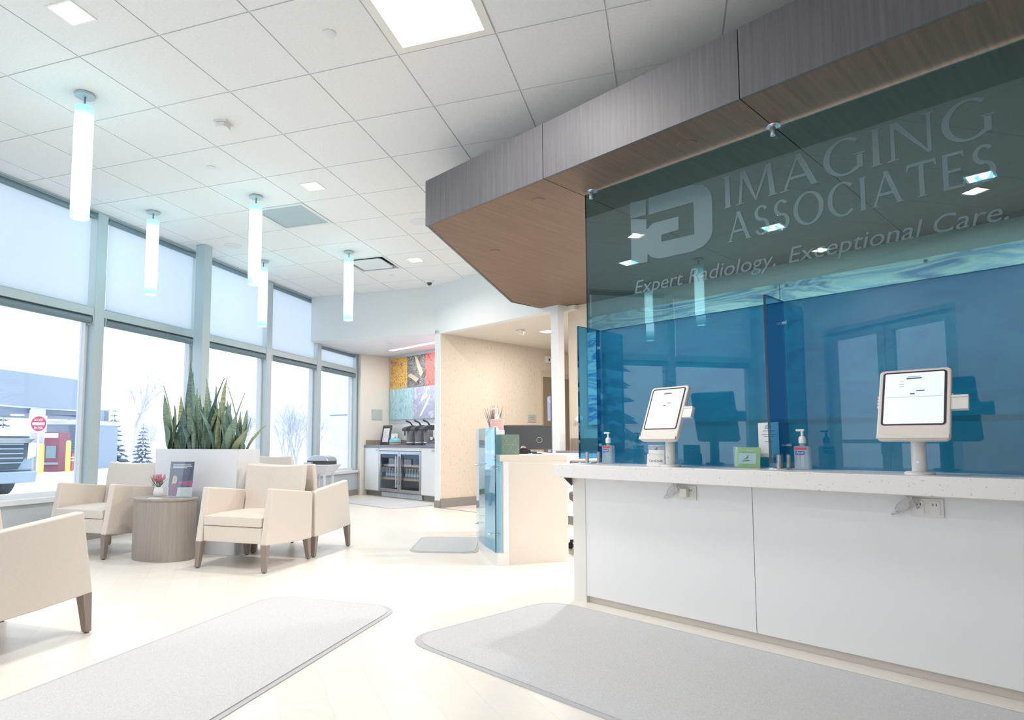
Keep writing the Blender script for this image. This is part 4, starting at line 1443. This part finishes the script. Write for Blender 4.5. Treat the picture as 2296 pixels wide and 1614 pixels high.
# art over the coffee counter: six printed canvases
AS = [(-9.55, -9.03, 1.93, 2.50, 'art_gold', 'gold autumn leaves picture, upper left'), (-9.028, -8.50, 1.93, 2.50, 'art_rock', 'dark rock and leaf picture, upper middle'), (-8.498, -7.6, 1.93, 2.50, 'art_red', 'red berries picture, upper right'),
      (-9.55, -8.86, 1.36, 1.928, 'art_teal', 'pale turquoise ice picture, lower left'), (-8.858, -8.22, 1.36, 1.928, 'art_violet', 'violet rock picture with white feathers, lower middle'), (-8.218, -7.6, 1.36, 1.928, 'art_pale', 'pale blue ice picture, lower right')]
for a, b, z0, z1, mm, nm in AS:
    t_ = thing('art_panel', nm + ' over the coffee counter', 'wall art', w((a + b) / 2, 6.945, z0), st_rot, 'art panels over the coffee counter')
    hw = (b - a) / 2
    MB().box(-hw, -.03, 0, hw, 0, z1 - z0).build('panel', mm, t_)
    if mm == 'art_violet':
        e = MB().prism([(-.12, .05), (-.08, .04), (.10, .26), (.17, .36), (.12, .38), (.04, .26)], -.0325, -.031, 'y').prism([(-.1, .30), (-.04, .42), (.04, .45), (.07, .54), (.09, .53), (.08, .44), (.10, .38), (.02, .34)], -.0325, -.031, 'y')
        e.build('feathers', 'paper', t_)
    if mm == 'art_rock':
        e = MB().prism([(-.05, .56), (.02, .54), (.2, .24), (.12, .18), (.06, .3)], -.0325, -.031, 'y').prism([(-.25, .22), (-.16, .26), (.08, .14), (.0, .09)], -.0325, -.031, 'y')
        e.build('dry_leaves', 'dry_leaf', t_)
t_ = thing('wall_sign', 'small square grey-green sign on the alcove side wall', 'sign', w(-9.61, 6.66, 1.36), st_rot)
MB().box(0, -.115, 0, .012, .115, .19).build('plate', 'sign_grey', t_)
t_ = thing('linear_light', 'long slim recessed light over the coffee counter', 'ceiling light', w(-8.1, 6.45, 2.555), st_rot)
MB().box(-.80, -.05, -.004, 1.0, .05, 0).build('trim', 'fixture_rim', t_)
MB().box(-.79, -.04, -.006, .99, .04, -.004).build('lens', 'led_white', t_)
lamp('glow', 'AREA', (0, 0, -.02), 14, (1, .96, .9), 1.5, sizey=.08, parent=t_)
t_ = thing('sprinkler_cap', 'small round sprinkler cap in the alcove ceiling', 'sprinkler', w(-8.296, 6.0, 2.555))
MB().lathe([(.035, -.006), (.04, 0)], 18).build('cap', 'grid_white', t_)

# ================================================================== corridor fittings
t_ = thing('corridor_detector', 'white smoke detector on the corridor ceiling', 'detector', w(-5.989, 6.62, 2.545), st_rot)
MB().box(-.05, -.05, -.04, .05, .05, 0).build('base', 'white_plastic', t_, bevel=0.008)
MB().lathe([(.02, -.075), (.035, -.06), (.035, -.04)], 16, (.03, -.01, 0)).build('sensor', 'white_plastic', t_, True)
t_ = thing('corridor_light', 'square recessed light in the corridor ceiling', 'ceiling light', w(-5.80, 6.99, 2.545), st_rot)
MB().box(-.09, -.09, -.004, .09, .09, 0).build('trim', 'fixture_rim', t_)
MB().box(-.078, -.078, -.006, .078, .078, -.004).build('lens', 'led_white', t_)
lamp('beam', 'AREA', (0, 0, -.02), 20, (1, .94, .87), .15, parent=t_)
t_ = thing('door_sign', 'small tan room sign beside the corridor door', 'sign', w(-6.944, 7.94, 1.284), st_rot)
MB().box(0, -.10, 0, .012, .10, .12).build('plate', 'sign_grey', t_)
MB().box(.012, -.06, .07, .0125, .06, .078).box(.012, -.03, .04, .0125, .06, .048).build('print_lines', 'ink_grey', t_)
t_ = thing('wall_strobe', 'white wall-mounted alarm strobe above the corridor door', 'strobe', w(-6.944, 8.35, 2.30), st_rot)
MB().box(0, -.06, 0, .05, .06, .12).build('housing', 'white_plastic', t_, bevel=0.006)
MB().box(.05, -.015, .04, .053, .015, .08).build('lens', 'charcoal', t_)
for z, nm in ((1.20, 'upper'), (.82, 'lower')):
    t_ = thing('brochure_rack', 'clear rack of blue brochures on the white post, %s one' % nm, 'leaflet rack', w(-4.868, 5.97, z), st_rot, 'brochure racks on the post')
    MB().box(-.075, -.05, 0, -.073, .05, .22).box(-.075, -.05, 0, 0, .05, .003).box(-.004, -.05, 0, 0, .05, .30).build('rack', 'clear_plastic', t_)
    MB().box(-.06, -.045, .005, -.02, .045, .30).build('brochures', 'art_violet', t_)
# staff side beyond the desks
t_ = thing('wall_cabinet', 'white staff cabinet with brown recess on the back wall by the post', 'cabinet', w(-4.60, 6.13, 0), st_rot)
MB().box(-.13, -.30, .10, .6, -.001, .82).build('body', 'laminate_white', t_)
MB().box(-.13, -.30, .82, .6, -.001, .845).build('top', 'stone_dark', t_)
MB().box(-.13, -.27, 0, .6, -.001, .10).build('toe_kick', 'base_grey', t_)
MB().box(-.13, -.02, .845, .6, -.001, .99).build('splash', 'brown_panel', t_)
t_ = thing('wall_knob', 'white round wall knob above the staff cabinet', 'dispenser', w(-4.60, 6.13, 1.223), st_rot)  # plain domed knob on the wall; it dispenses nothing
MB().tube([(0, -.05, 0), (0, 0, 0)], [.03, .042], 18).build('knob', 'white_plastic', t_, True)
t_ = thing('office_chair', 'dark grey swivel office chair glimpsed between the desks', 'office chair', (-0.60, 5.62, 0), .3)
MB().box(-.22, -.22, .42, .22, .22, .50).build('seat', 'office_dark', t_, bevel=0.02)
MB().box(-.21, .17, .56, .21, .23, .78).build('backrest', 'office_dark', t_, bevel=0.02)
MB().tube([(0, .19, .45), (0, .22, .6)], .02, 8).build('back_bar', 'charcoal', t_)
MB().tube([(0, 0, .08), (0, 0, .42)], .025, 10).build('gas_lift', 'charcoal', t_, True)
for k in range(5):
    an = k * 2 * PI / 5
    lg = MB().tube([(0, 0, .09), (.27 * math.cos(an), .27 * math.sin(an), .065)], [.022, .014], 8).build('leg', 'charcoal', t_, True)
    MB().lathe([(.012, 0), (.026, .012), (.026, .04), (.012, .055)], 12, (.27 * math.cos(an), .27 * math.sin(an), 0)).build('caster', 'black', lg, True)

# ================================================================== small glass-fronted check-in desk
P1, P2, P3, P4 = Vector((-1.245, 4.726)), Vector((-0.781, 5.094)), Vector((-1.24, 6.36)), Vector((-1.82, 6.16))
curve = [(-1.245, 4.726), (-1.40, 4.97), (-1.53, 5.24), (-1.64, 5.52), (-1.73, 5.83), (-1.80, 6.16)]
t_ = thing('check_in_desk', 'small cream check-in desk with curved front beside the corridor', 'desk', (0, 0, 0))
body = [tuple(P1), tuple(P2), tuple(P3), (-1.76, 6.16)] + [(x + .04, y + .01) for x, y in curve[::-1][1:-1]]
MB().prism([(-1.225, 4.742), (-.781, 5.094), (-.797, 5.117), (-1.24, 4.765)], 0, .795).build('end_panel', 'laminate_cream', t_)
MB().prism([(x + .04 if 0 < i < 5 else x + .02, y + .02) for i, (x, y) in enumerate(curve)] + [(x + .065, y + .02) for x, y in curve[::-1]], .0, .795).build('curved_front', 'laminate_white', t_)
MB().prism([(-.80, 5.12), (-.82, 5.11), (-1.27, 6.34), (-1.25, 6.35)], 0, .795).build('inner_panel', 'laminate_cream', t_)
MB().prism(body, .795, .845).build('top', 'laminate_cream', t_, bevel=0.003)
gd = thing('curved_glass', 'light blue curved glass screen around the front of the check-in desk', 'glass screen', (0, 0, 0))
e = MB()
N = len(curve)
off = [(-.05, -.02)] * N
vs, fs = [], []
for i, (x, y) in enumerate(curve):
    for z in (.10, 1.06):
        vs.append((x - .035, y - .005, z))
        vs.append((x - .027, y - .003, z))
for i in range(N - 1):
    a, b = i * 4, (i + 1) * 4
    fs += [(a, b, b + 2, a + 2), (a + 1, a + 3, b + 3, b + 1), (a + 2, b + 2, b + 3, a + 3), (a, a + 1, b + 1, b)]
fs += [(0, 2, 3, 1), (4 * N - 4, 4 * N - 3, 4 * N - 1, 4 * N - 2)]
e.add(vs, fs).build('pane', 'glass_desk', gd)
MB().prism([(-1.283, 4.718), (-1.274, 4.718), (-1.274, 4.7205), (-1.283, 4.7205)], .10, 1.06).build('polished_edge', 'glass_edge', gd)
for (x, y) in ((-1.33, 4.86), (-1.62, 5.47), (-1.77, 6.0)):
    for z in (.22, .74):
        MB().tube([(x - .05, y - .012, z), (x + .03, y + .01, z)], .010, 10).build('standoff', 'chrome', gd, True)
MB().prism([(x - .02, y) for x, y in curve] + [(x + .06, y + .02) for x, y in curve[::-1]], 0, .095).build('plinth', 'white_plastic', gd)

ZD = .845
t_ = thing('pattern_box', 'grey-green patterned box on the check-in desk corner', 'box', (-1.235, 4.93, ZD), .62)
MB().box(-.075, -.07, 0, .075, .07, .16).build('carton', 'box_green', t_)
e = MB()
for (x, z) in ((-.035, .05), (.035, .05), (0, .11), (-.07, .11), (.07, .11)):
    for k in range(6):
        a0, a1 = k * PI / 3, (k + 1) * PI / 3
        r_ = .034
        p0, p1 = (x + r_ * math.cos(a0), z + r_ * math.sin(a0)), (x + r_ * math.cos(a1), z + r_ * math.sin(a1))
        if max(abs(p0[0]), abs(p1[0])) < .074 and max(p0[1], p1[1]) < .158:
            e.tube([(p0[0], -.0705, p0[1]), (p1[0], -.0705, p1[1])], .0012, 4)
e.build('pattern', 'box_line', t_)
t_ = thing('tissue_box', 'white tissue box standing on the check-in desk behind the patterned box', 'box', (-1.39, 5.14, ZD), .6)
MB().box(-.06, -.06, 0, .06, .06, .20).build('carton', 'paper', t_, bevel=0.003)
MB().prism([(-.03, .2), (.03, .2), (.018, .225), (-.01, .232)], -.004, .004, 'y').build('tissue', 'paper', t_)
t_ = thing('soap_bottle', 'pink gel pump bottle on the check-in desk', 'bottle', (-1.42, 5.30, ZD), .5)
MB().prism(rrect(-.055, -.035, .055, .035, .015), 0, .30).build('bottle', 'pink_gel', t_, bevel=0.006)
MB().lathe([(.022, .30), (.022, .335), (.008, .345), (.008, .385)], 14).build('pump', 'white_plastic', t_, True)
MB().box(-.04, -.008, .385, .012, .008, .40).build('pump_head', 'white_plastic', t_, bevel=0.002)
t_ = thing('succulent_vase', 'blue and white pot of spiky purple dried flowers on the check-in desk', 'vase', (-1.49, 5.46, ZD))
MB().lathe([(.05, 0), (.06, .02), (.062, .20), (.055, .215)], 22).build('pot', 'vase_blue', t_, True)
MB().lathe([(.062, .12), (.066, .14), (.066, .20), (.06, .22)], 22).build('pot_band', 'ceramic', t_, True)
e, e2 = MB(), MB()
for k in range(46):
    an = k * 2.399
    sp = .02 + .08 * ((k * 7) % 10) / 10
    hh = .34 + .10 * ((k * 3) % 7) / 7
    (e if k % 3 else e2).tube([(sp * .3 * math.cos(an), sp * .3 * math.sin(an), .2), (sp * math.cos(an), sp * math.sin(an), hh)], [.004, .0015], 4)
e.build('spikes', 'petal_grey', t_)
e2.build('greens', 'stem_green', t_)
t_ = thing('monitor', 'dark computer monitor seen from behind on the check-in desk', 'monitor', (-1.28, 5.86, ZD), .32)
MB().prism(rrect(-.235, .03, .235, .26, .02), -.012, .012, 'y').build('display', 'charcoal', t_, bevel=0.003)
MB().box(-.03, -.01, 0, .03, .02, .06).box(-.09, -.06, 0, .09, .07, .01).build('foot', 'black', t_)
e = MB()
for k in range(6):
    an = k * PI / 3
    e.tube([(.12 + .028 * math.cos(an), -.0125, .12 + .028 * math.sin(an)), (.12 + .028 * math.cos(an + PI / 3), -.0125, .12 + .028 * math.sin(an + PI / 3))], .002, 4)
e.build('emblem', 'box_line', t_)
t_ = thing('tape_dispenser', 'dark curved tape dispenser on the check-in desk', 'tape dispenser', (-1.16, 5.20, ZD), .5)
MB().prism([(-.06, 0), (.06, 0), (.055, .03), (.02, .05), (-.02, .052), (-.05, .035)], -.02, .02, 'y').build('body', 'black', t_, bevel=0.004)
MB().tube([(-.005, -.012, .045), (-.005, .012, .045)], .022, 16).build('roll', 'brass', t_, True)
t_ = thing('desk_papers', 'loose white papers lying on the check-in desk', 'paper', (-1.06, 5.28, ZD), .3)
MB().box(-.09, -.06, 0, .09, .06, .004).build('sheet', 'paper', t_)
MB().box(-.05, -.09, .004, .03, -.03, .009).build('pad', 'ink_blue', t_)

# ================================================================== outdoors
o = MB().box(-90, -60, -.3, -5.56, 120, -.02).build('snow_ground', 'snow')
tag(o, 'bright snow covering the ground outside the windows', 'snow', kind='stuff')
o = MB().box(-5.56, -60, -.3, 40, -1.12, -.02).build('snow_ground', 'snow')
tag(o, 'snowy forecourt outside the entrance doors behind the camera', 'snow', kind='stuff')


def face_cam(px, py, depth, z=None):
    P = at(px, py, depth)
    if z is not None:
        P.z = z
    return P


CR = -YAW   # things outdoors that face the window roughly share this heading
# drive-through canopy: its front recedes to the right
DREF = 19.5
P = face_cam(0, 1060, DREF, -.02)
dt = thing('drive_through', 'blue-grey metal sided drive-through canopy across the snowy lot', 'drive-through', P, CR)


def dl(px, d=None, off=0.0):
    """plan point of the canopy front under pixel column px (depth grows to the right), pushed back by off"""
    if d is None:
        d = DREF * (1 + .19 * px / 200)
    d += off
    return ((px - 0) * d / F + (0 - PPX) / F * (d - DREF), d - DREF)


def slab(pa, pb, o0, o1):
    return [dl(pa, None, o0), dl(pb, None, o0), dl(pb, None, o1), dl(pa, None, o1)]


ZT0, ZB0 = HC + 164 * DREF / F, HC + 86 * DREF / F
MB().prism(slab(-60, 204, 0, 1.2), ZB0, ZT0).build('fascia', 'siding', dt)
ribs = MB()
zz = ZB0 + .03
while zz < ZT0 - .04:
    ribs.prism(slab(-60, 77, -.035, .01), zz, zz + .035).prism(slab(86, 203, -.035, .01), zz, zz + .035)
    zz += .085
o = ribs.build('siding_ribs', 'siding', dt)
o['kind'] = 'stuff'
MB().prism(slab(79, 84, -.06, 0), ZB0, ZT0).build('joint_trim', 'siding_dark', dt)
e = MB()
x = -60
while x < 200:
    wd_ = random.uniform(4, 9)
    e.prism(slab(x, x + wd_, -.10, .9), ZB0 - .05, ZB0 + random.uniform(.0, .10))
    e.prism(slab(x, x + wd_, -.05, 1.2), ZT0 - .02, ZT0 + random.uniform(.02, .09))
    x += wd_
e.build('snow_edge', 'snow', dt)
MB().prism(slab(-60, 60, .1, 4.5), ZB0 - .22, ZB0 - .02).prism(slab(97, 203, .1, 4.5), ZB0 - .20, ZB0 - .02).build('soffit', 'siding_dark', dt)
MB().prism(slab(62, 96, -.02, .5), 0, ZB0 + .02).build('pillar', 'ext_white', dt)
MB().prism(slab(190, 240, -.02, .8), 0, ZB0 + .05).build('end_wall', 'siding', dt)
e = MB()
zz = .05
while zz < ZB0:
    e.prism(slab(188, 197, -.06, -.02), zz, zz + .035).prism(slab(231, 239, -.06, -.02), zz, zz + .035)
    zz += .085
o = e.build('corner_ribs', 'siding_dark', dt)
o['kind'] = 'stuff'
xx, yy = dl(33, None, 1.5)
MB().lathe([(.2, ZB0 - .25), (.2, ZB0 - .22)], 14, (xx, yy, 0)).build('lamp', 'led_white', dt)
P = at(87, 950, 20.6)
t_ = thing('road_sign', 'round red Do Not Enter sign on a white square plate', 'road sign', P, CR)
MB().box(-.26, 0, -.28, .26, .012, .26).build('plate', 'ext_white', t_)
MB().tube([(0, -.012, 0), (0, 0, 0)], .245, 32).build('disc', 'sign_red', t_)
MB().box(-.20, -.018, -.045, .20, -.0125, .045).build('bar', 'paper', t_)
text('lettering', 'DO NOT', .115, 'paper', t_, (0, -.016, .09), (PI / 2, 0, 0), 0, .29, 'CENTER', bold=.001)
text('lettering', 'ENTER', .115, 'paper', t_, (0, -.016, -.175), (PI / 2, 0, 0), 0, .29, 'CENTER', bold=.001)
MB().box(-.03, .012, -P.z, .03, .06, .2).build('post', 'ext_white', t_)
P = face_cam(112, 1062, 20.6, -.02)
t_ = thing('cash_machine', 'maroon cash machine with white header in the drive-through', 'cash machine', P, CR)
k = 20.6 / F
MB().box(-17 * k, 0, 0, 17 * k, .6, 88 * k).build('body', 'atm_maroon', t_, bevel=0.02)
MB().box(-15 * k, -.03, 76 * k, 15 * k, 0, 86 * k).build('header', 'ext_white', t_)
MB().box(-10 * k, -.03, 30 * k, 12 * k, 0, 58 * k).build('screen_panel', 'atm_screen', t_)
MB().box(-17 * k, -.15, 16 * k, 17 * k, 0, 21 * k).build('shelf', 'siding', t_)
P = face_cam(150, 1058, 22.2, -.02)
t_ = thing('kiosk_wall', 'low blue-grey corrugated kiosk building behind the cash machine', 'building', P, CR)
MB().box(-.85, 0, 0, .68, 2.0, 1.60).build('wall', 'siding', t_)
MB().box(-.87, -.05, 1.60, .70, 2.05, 1.74).build('snow_cap', 'snow', t_)
e = MB()
for i in range(22):
    e.box(.0, -.02, .04 + i * .07, .68, 0, .07 + i * .07)
o = e.build('siding_ribs', 'siding_dark', t_)
o['kind'] = 'stuff'
for (bx, by, dd, hh, nm) in ((151, 1057, 20.6, 1.0, 'tallest, right of the cash machine'), (91, 1056, 19.6, .9, 'half hidden left of the cash machine'), (242, 1042, 24, .72, 'beyond the window mullion')):
    t_ = thing('bollard', 'yellow steel bollard in the snow, %s' % nm, 'bollard', face_cam(bx, by, dd, -.02), 0, 'yellow bollards')
    MB().lathe([(.075, 0), (.075, hh - .04), (.05, hh)], 16).build('post', 'bollard_yellow', t_, True)
    MB().lathe([(.07, hh - .02), (.05, hh + .02)], 12).build('snow_cap', 'snow', t_, True)
t_ = thing('delineator', 'thin orange and white traffic post beside the kiosk', 'traffic post', face_cam(161, 1052, 21.2, -.02))
MB().lathe([(.045, 0), (.04, .55), (.02, .6)], 12).build('post', 'post_orange', t_, True)
MB().lathe([(.047, .33), (.047, .38)], 12).lathe([(.047, .43), (.047, .48)], 12).build('bands', 'paper', t_)

# pickup truck nose
P = face_cam(-66, 1118, 10.3, -.02)
tk = thing('pickup_truck', 'pale pickup truck with dark grille and snowy hood at the left edge', 'truck', P, CR + 1.02)
MB().prism([(0, .45), (0, .98), (.12, 1.08), (1.35, 1.16), (1.9, 1.72), (3.4, 1.74), (3.5, 1.1), (5.4, 1.1), (5.4, .45)], -.94, .94, 'x').build('body', 'truck_paint', tk, bevel=0.06, seg=3)
MB().prism([(1.42, 1.18), (1.88, 1.66), (1.93, 1.66), (1.47, 1.18)], -.8, .8, 'x').build('windscreen', 'truck_glass', tk)
gr = MB().prism([(-.66, .5), (.66, .5), (.78, .72), (.80, .98), (-.80, .98), (-.78, .72)], -.05, .02, 'y').build('grille', 'truck_grille', tk, bevel=0.02)
for z in (.60, .68, .76, .84, .92):
    MB().box(-.72, -.07, z, .72, -.045, z + .022).build('grille_bar', 'truck_paint', gr)
MB().prism([(-.82, .95), (.82, .95), (.90, 1.02), (-.90, 1.02)], -.06, .03, 'y').build('grille_frame', 'chrome', tk)
for sg in (-1, 1):
    MB().prism([(sg * .80, .66), (sg * .93, .72), (sg * .94, .95), (sg * .81, .97)], -.04, .06, 'y').build('headlight', 'ext_white', tk)
    for yw in (.95, 4.4):
        wh = MB().lathe([(.012, -.13), (.36, -.13), (.40, -.10), (.40, .10), (.36, .13), (.012, .13)], 26).build('wheel', 'tyre', tk, True)
        wh.rotation_euler = (0, PI / 2, 0)
        wh.location = (sg * .80, yw, .40)
        MB().lathe([(.02, .131), (.2, .135), (.22, .13)], 18).build('hub_cap', 'steel', wh, True)
MB().prism([(-.92, .26), (.92, .26), (.95, .46), (-.95, .46)], -.12, .10, 'y').build('bumper', 'truck_paint', tk, bevel=0.03)
MB().prism([(.05, 1.06), (1.3, 1.16), (1.28, 1.24), (.4, 1.16), (.08, 1.12)], -.9, .9, 'x').build('hood_snow', 'snow', tk, bevel=0.03)
e = MB().box(-.42, -.075, .76, -.1, -.06, .80)
e.build('badge_bar', 'ext_white', tk)


def bare_tree(px, py, depth, height, label, seed, mt='bark_pale', lean=0.0, trunks=1):
    rnd = random.Random(seed)
    t_ = thing('bare_tree', label, 'tree', face_cam(px, py, depth, -.02), rnd.random() * 6, 'bare winter trees')
    e = MB()
    tr = MB()

    def grow(b, p, d, L_, r, lv):
        q = p + d * L_
        mid = p + d * (L_ * .5) + Vector((rnd.uniform(-1, 1), rnd.uniform(-1, 1), 0)) * L_ * .04
        b.tube([p, mid, q], [r, r * .82, r * .65], 4 if lv else 6, False)
        if lv >= 5 or r < .002:
            return
        for k in range(3 if lv < 3 else 2):
            nd = (d + Vector((rnd.uniform(-1, 1), rnd.uniform(-1, 1), rnd.uniform(-.1, .6))) * (.55 if lv else .45)).normalized()
            grow(e, p + d * (L_ * rnd.uniform(.45, 1.0)), nd, L_ * rnd.uniform(.62, .82), r * .62, lv + 1)

    for k in range(trunks):
        d0 = Vector((lean + rnd.uniform(-.25, .25) * (trunks > 1), rnd.uniform(-.2, .2) * (trunks > 1), 1)).normalized()
        grow(tr, Vector((rnd.uniform(-.1, .1), rnd.uniform(-.1, .1), 0)), d0, height * .30, height * .011, 0)
    tr.build('trunk', mt, t_)
    e.build('branches', mt, t_)


bare_tree(300, 1030, 34, 6.6, 'tall pale bare tree behind the drive-through end wall', 3)
bare_tree(668, 1006, 21, 3.2, 'bare multi-stem tree with curved branches outside the far window', 11, lean=.12, trunks=3)
bare_tree(700, 1005, 24, 3.4, 'faint bare tree at the far right behind the window mullion', 5, trunks=2)
bare_tree(540, 1020, 40, 4.5, 'distant bare shrub tree just right of the snake plant', 8, trunks=3)
bare_tree(640, 1010, 30, 3.0, 'distant low bare shrub outside beyond the far chair', 14, trunks=4)
bare_tree(150, 1010, 45, 5.0, 'distant bare tree under the drive-through canopy', 21, trunks=2)
bare_tree(330, 1015, 42, 3.2, 'low bare shrub between the two little spruces', 31, trunks=4)


def spruce(loc, height, label, seed):
    rnd = random.Random(seed)
    t_ = thing('spruce_tree', label, 'tree', loc, 0, 'snowy spruce trees')
    MB().tube([(0, 0, 0), (0, 0, height)], [height * .025, .004], 7).build('trunk', 'bark_pale', t_)
    e, sn = MB(), MB()
    n = 11
    for i in range(n):
        z = height * (.10 + .86 * i / n)
        R_ = height * .24 * (1 - i / n) + .05
        for k in range(9):
            an = k * 2 * PI / 9 + i * .5 + rnd.uniform(-.2, .2)
            rr = R_ * rnd.uniform(.7, 1.1)
            ca, sa_ = math.cos(an), math.sin(an)
            tip = Vector((ca * rr, sa_ * rr, z - rr * rnd.uniform(.12, .34)))
            e.tube([(0, 0, z), tuple(tip * .5 + Vector((0, 0, z * .5))), tuple(tip)], [.02, rr * .17, .008], 5)
            if rnd.random() < .8:
                m_ = tip * .62 + Vector((0, 0, z * .38 + rr * .10))
                sn.tube([tuple(m_ - Vector((ca, sa_, -.2)) * rr * .26), tuple(m_), tuple(m_ + Vector((ca, sa_, -.3)) * rr * .26)], [.01, rr * .15, .01], 5)
    e.build('foliage', 'spruce', t_)
    sn.build('snow_load', 'snow', t_)


spruce(face_cam(253, 1032, 28, -.02), 2.7, 'small snow laden spruce, left of the pair outside the second window', 2)
spruce(face_cam(319, 1030, 28, -.02), 2.0, 'smaller snow laden spruce, right of the pair outside the second window', 4)
spruce(face_cam(2, 1045, 25, -.02), 2.6, 'snowy spruce at the left edge behind the truck', 6)
spruce((-9.5, 1.2, -.02), 4.2, 'snowy spruce outside the windows behind the camera, mirrored in the glass', 9)
spruce((-10.5, -.8, -.02), 5.0, 'second snowy spruce outside behind the camera, mirrored in the glass', 12)
# exterior wing of the building and far house
P = face_cam(735, 1050, 15.5, -.02)
t_ = thing('building_wing', 'white panelled wing wall of the building beyond the last window', 'building', P, CR - .5)
MB().box(0, 0, 0, 3.0, .3, 1.62).build('lower_panel', 'ext_white', t_)
MB().box(0, 0, 1.645, 3.0, .3, 5.0).build('upper_panel', 'ext_white', t_)
MB().box(.02, .03, 1.62, 3.0, .28, 1.645).build('joint', 'siding', t_)
P = face_cam(655, 1000, 60, -.02)
t_ = thing('far_house', 'faint pale distant building behind the bare trees', 'building', P, CR)
MB().box(-3.2, 0, 0, 3.2, 4, 4.6).build('wall', 'ext_white', t_)
MB().box(-3.3, -.1, 4.6, 3.3, 4.1, 4.75).build('roof', 'snow', t_)
P = face_cam(262, 1000, 70, -.02)
t_ = thing('far_house', 'faint pale flat-roofed building far behind the tall tree', 'building', P, CR)
MB().box(-5, 0, 0, 3.5, 4, 6.8).build('wall', 'ext_white', t_)
MB().box(-5.1, -.1, 6.8, 3.6, 4.1, 6.95).build('roof', 'snow', t_)
t_ = thing('light_pole', 'thin pale lamp pole outside seen above the snake plant', 'lamp post', face_cam(478, 1010, 30, -.02))
MB().tube([(0, 0, 0), (0, 0, 6.2)], .05, 8).build('pole', 'ext_white', t_)
MB().box(-.3, -.06, 6.15, .1, .06, 6.22).build('lamp_head', 'ext_white', t_)
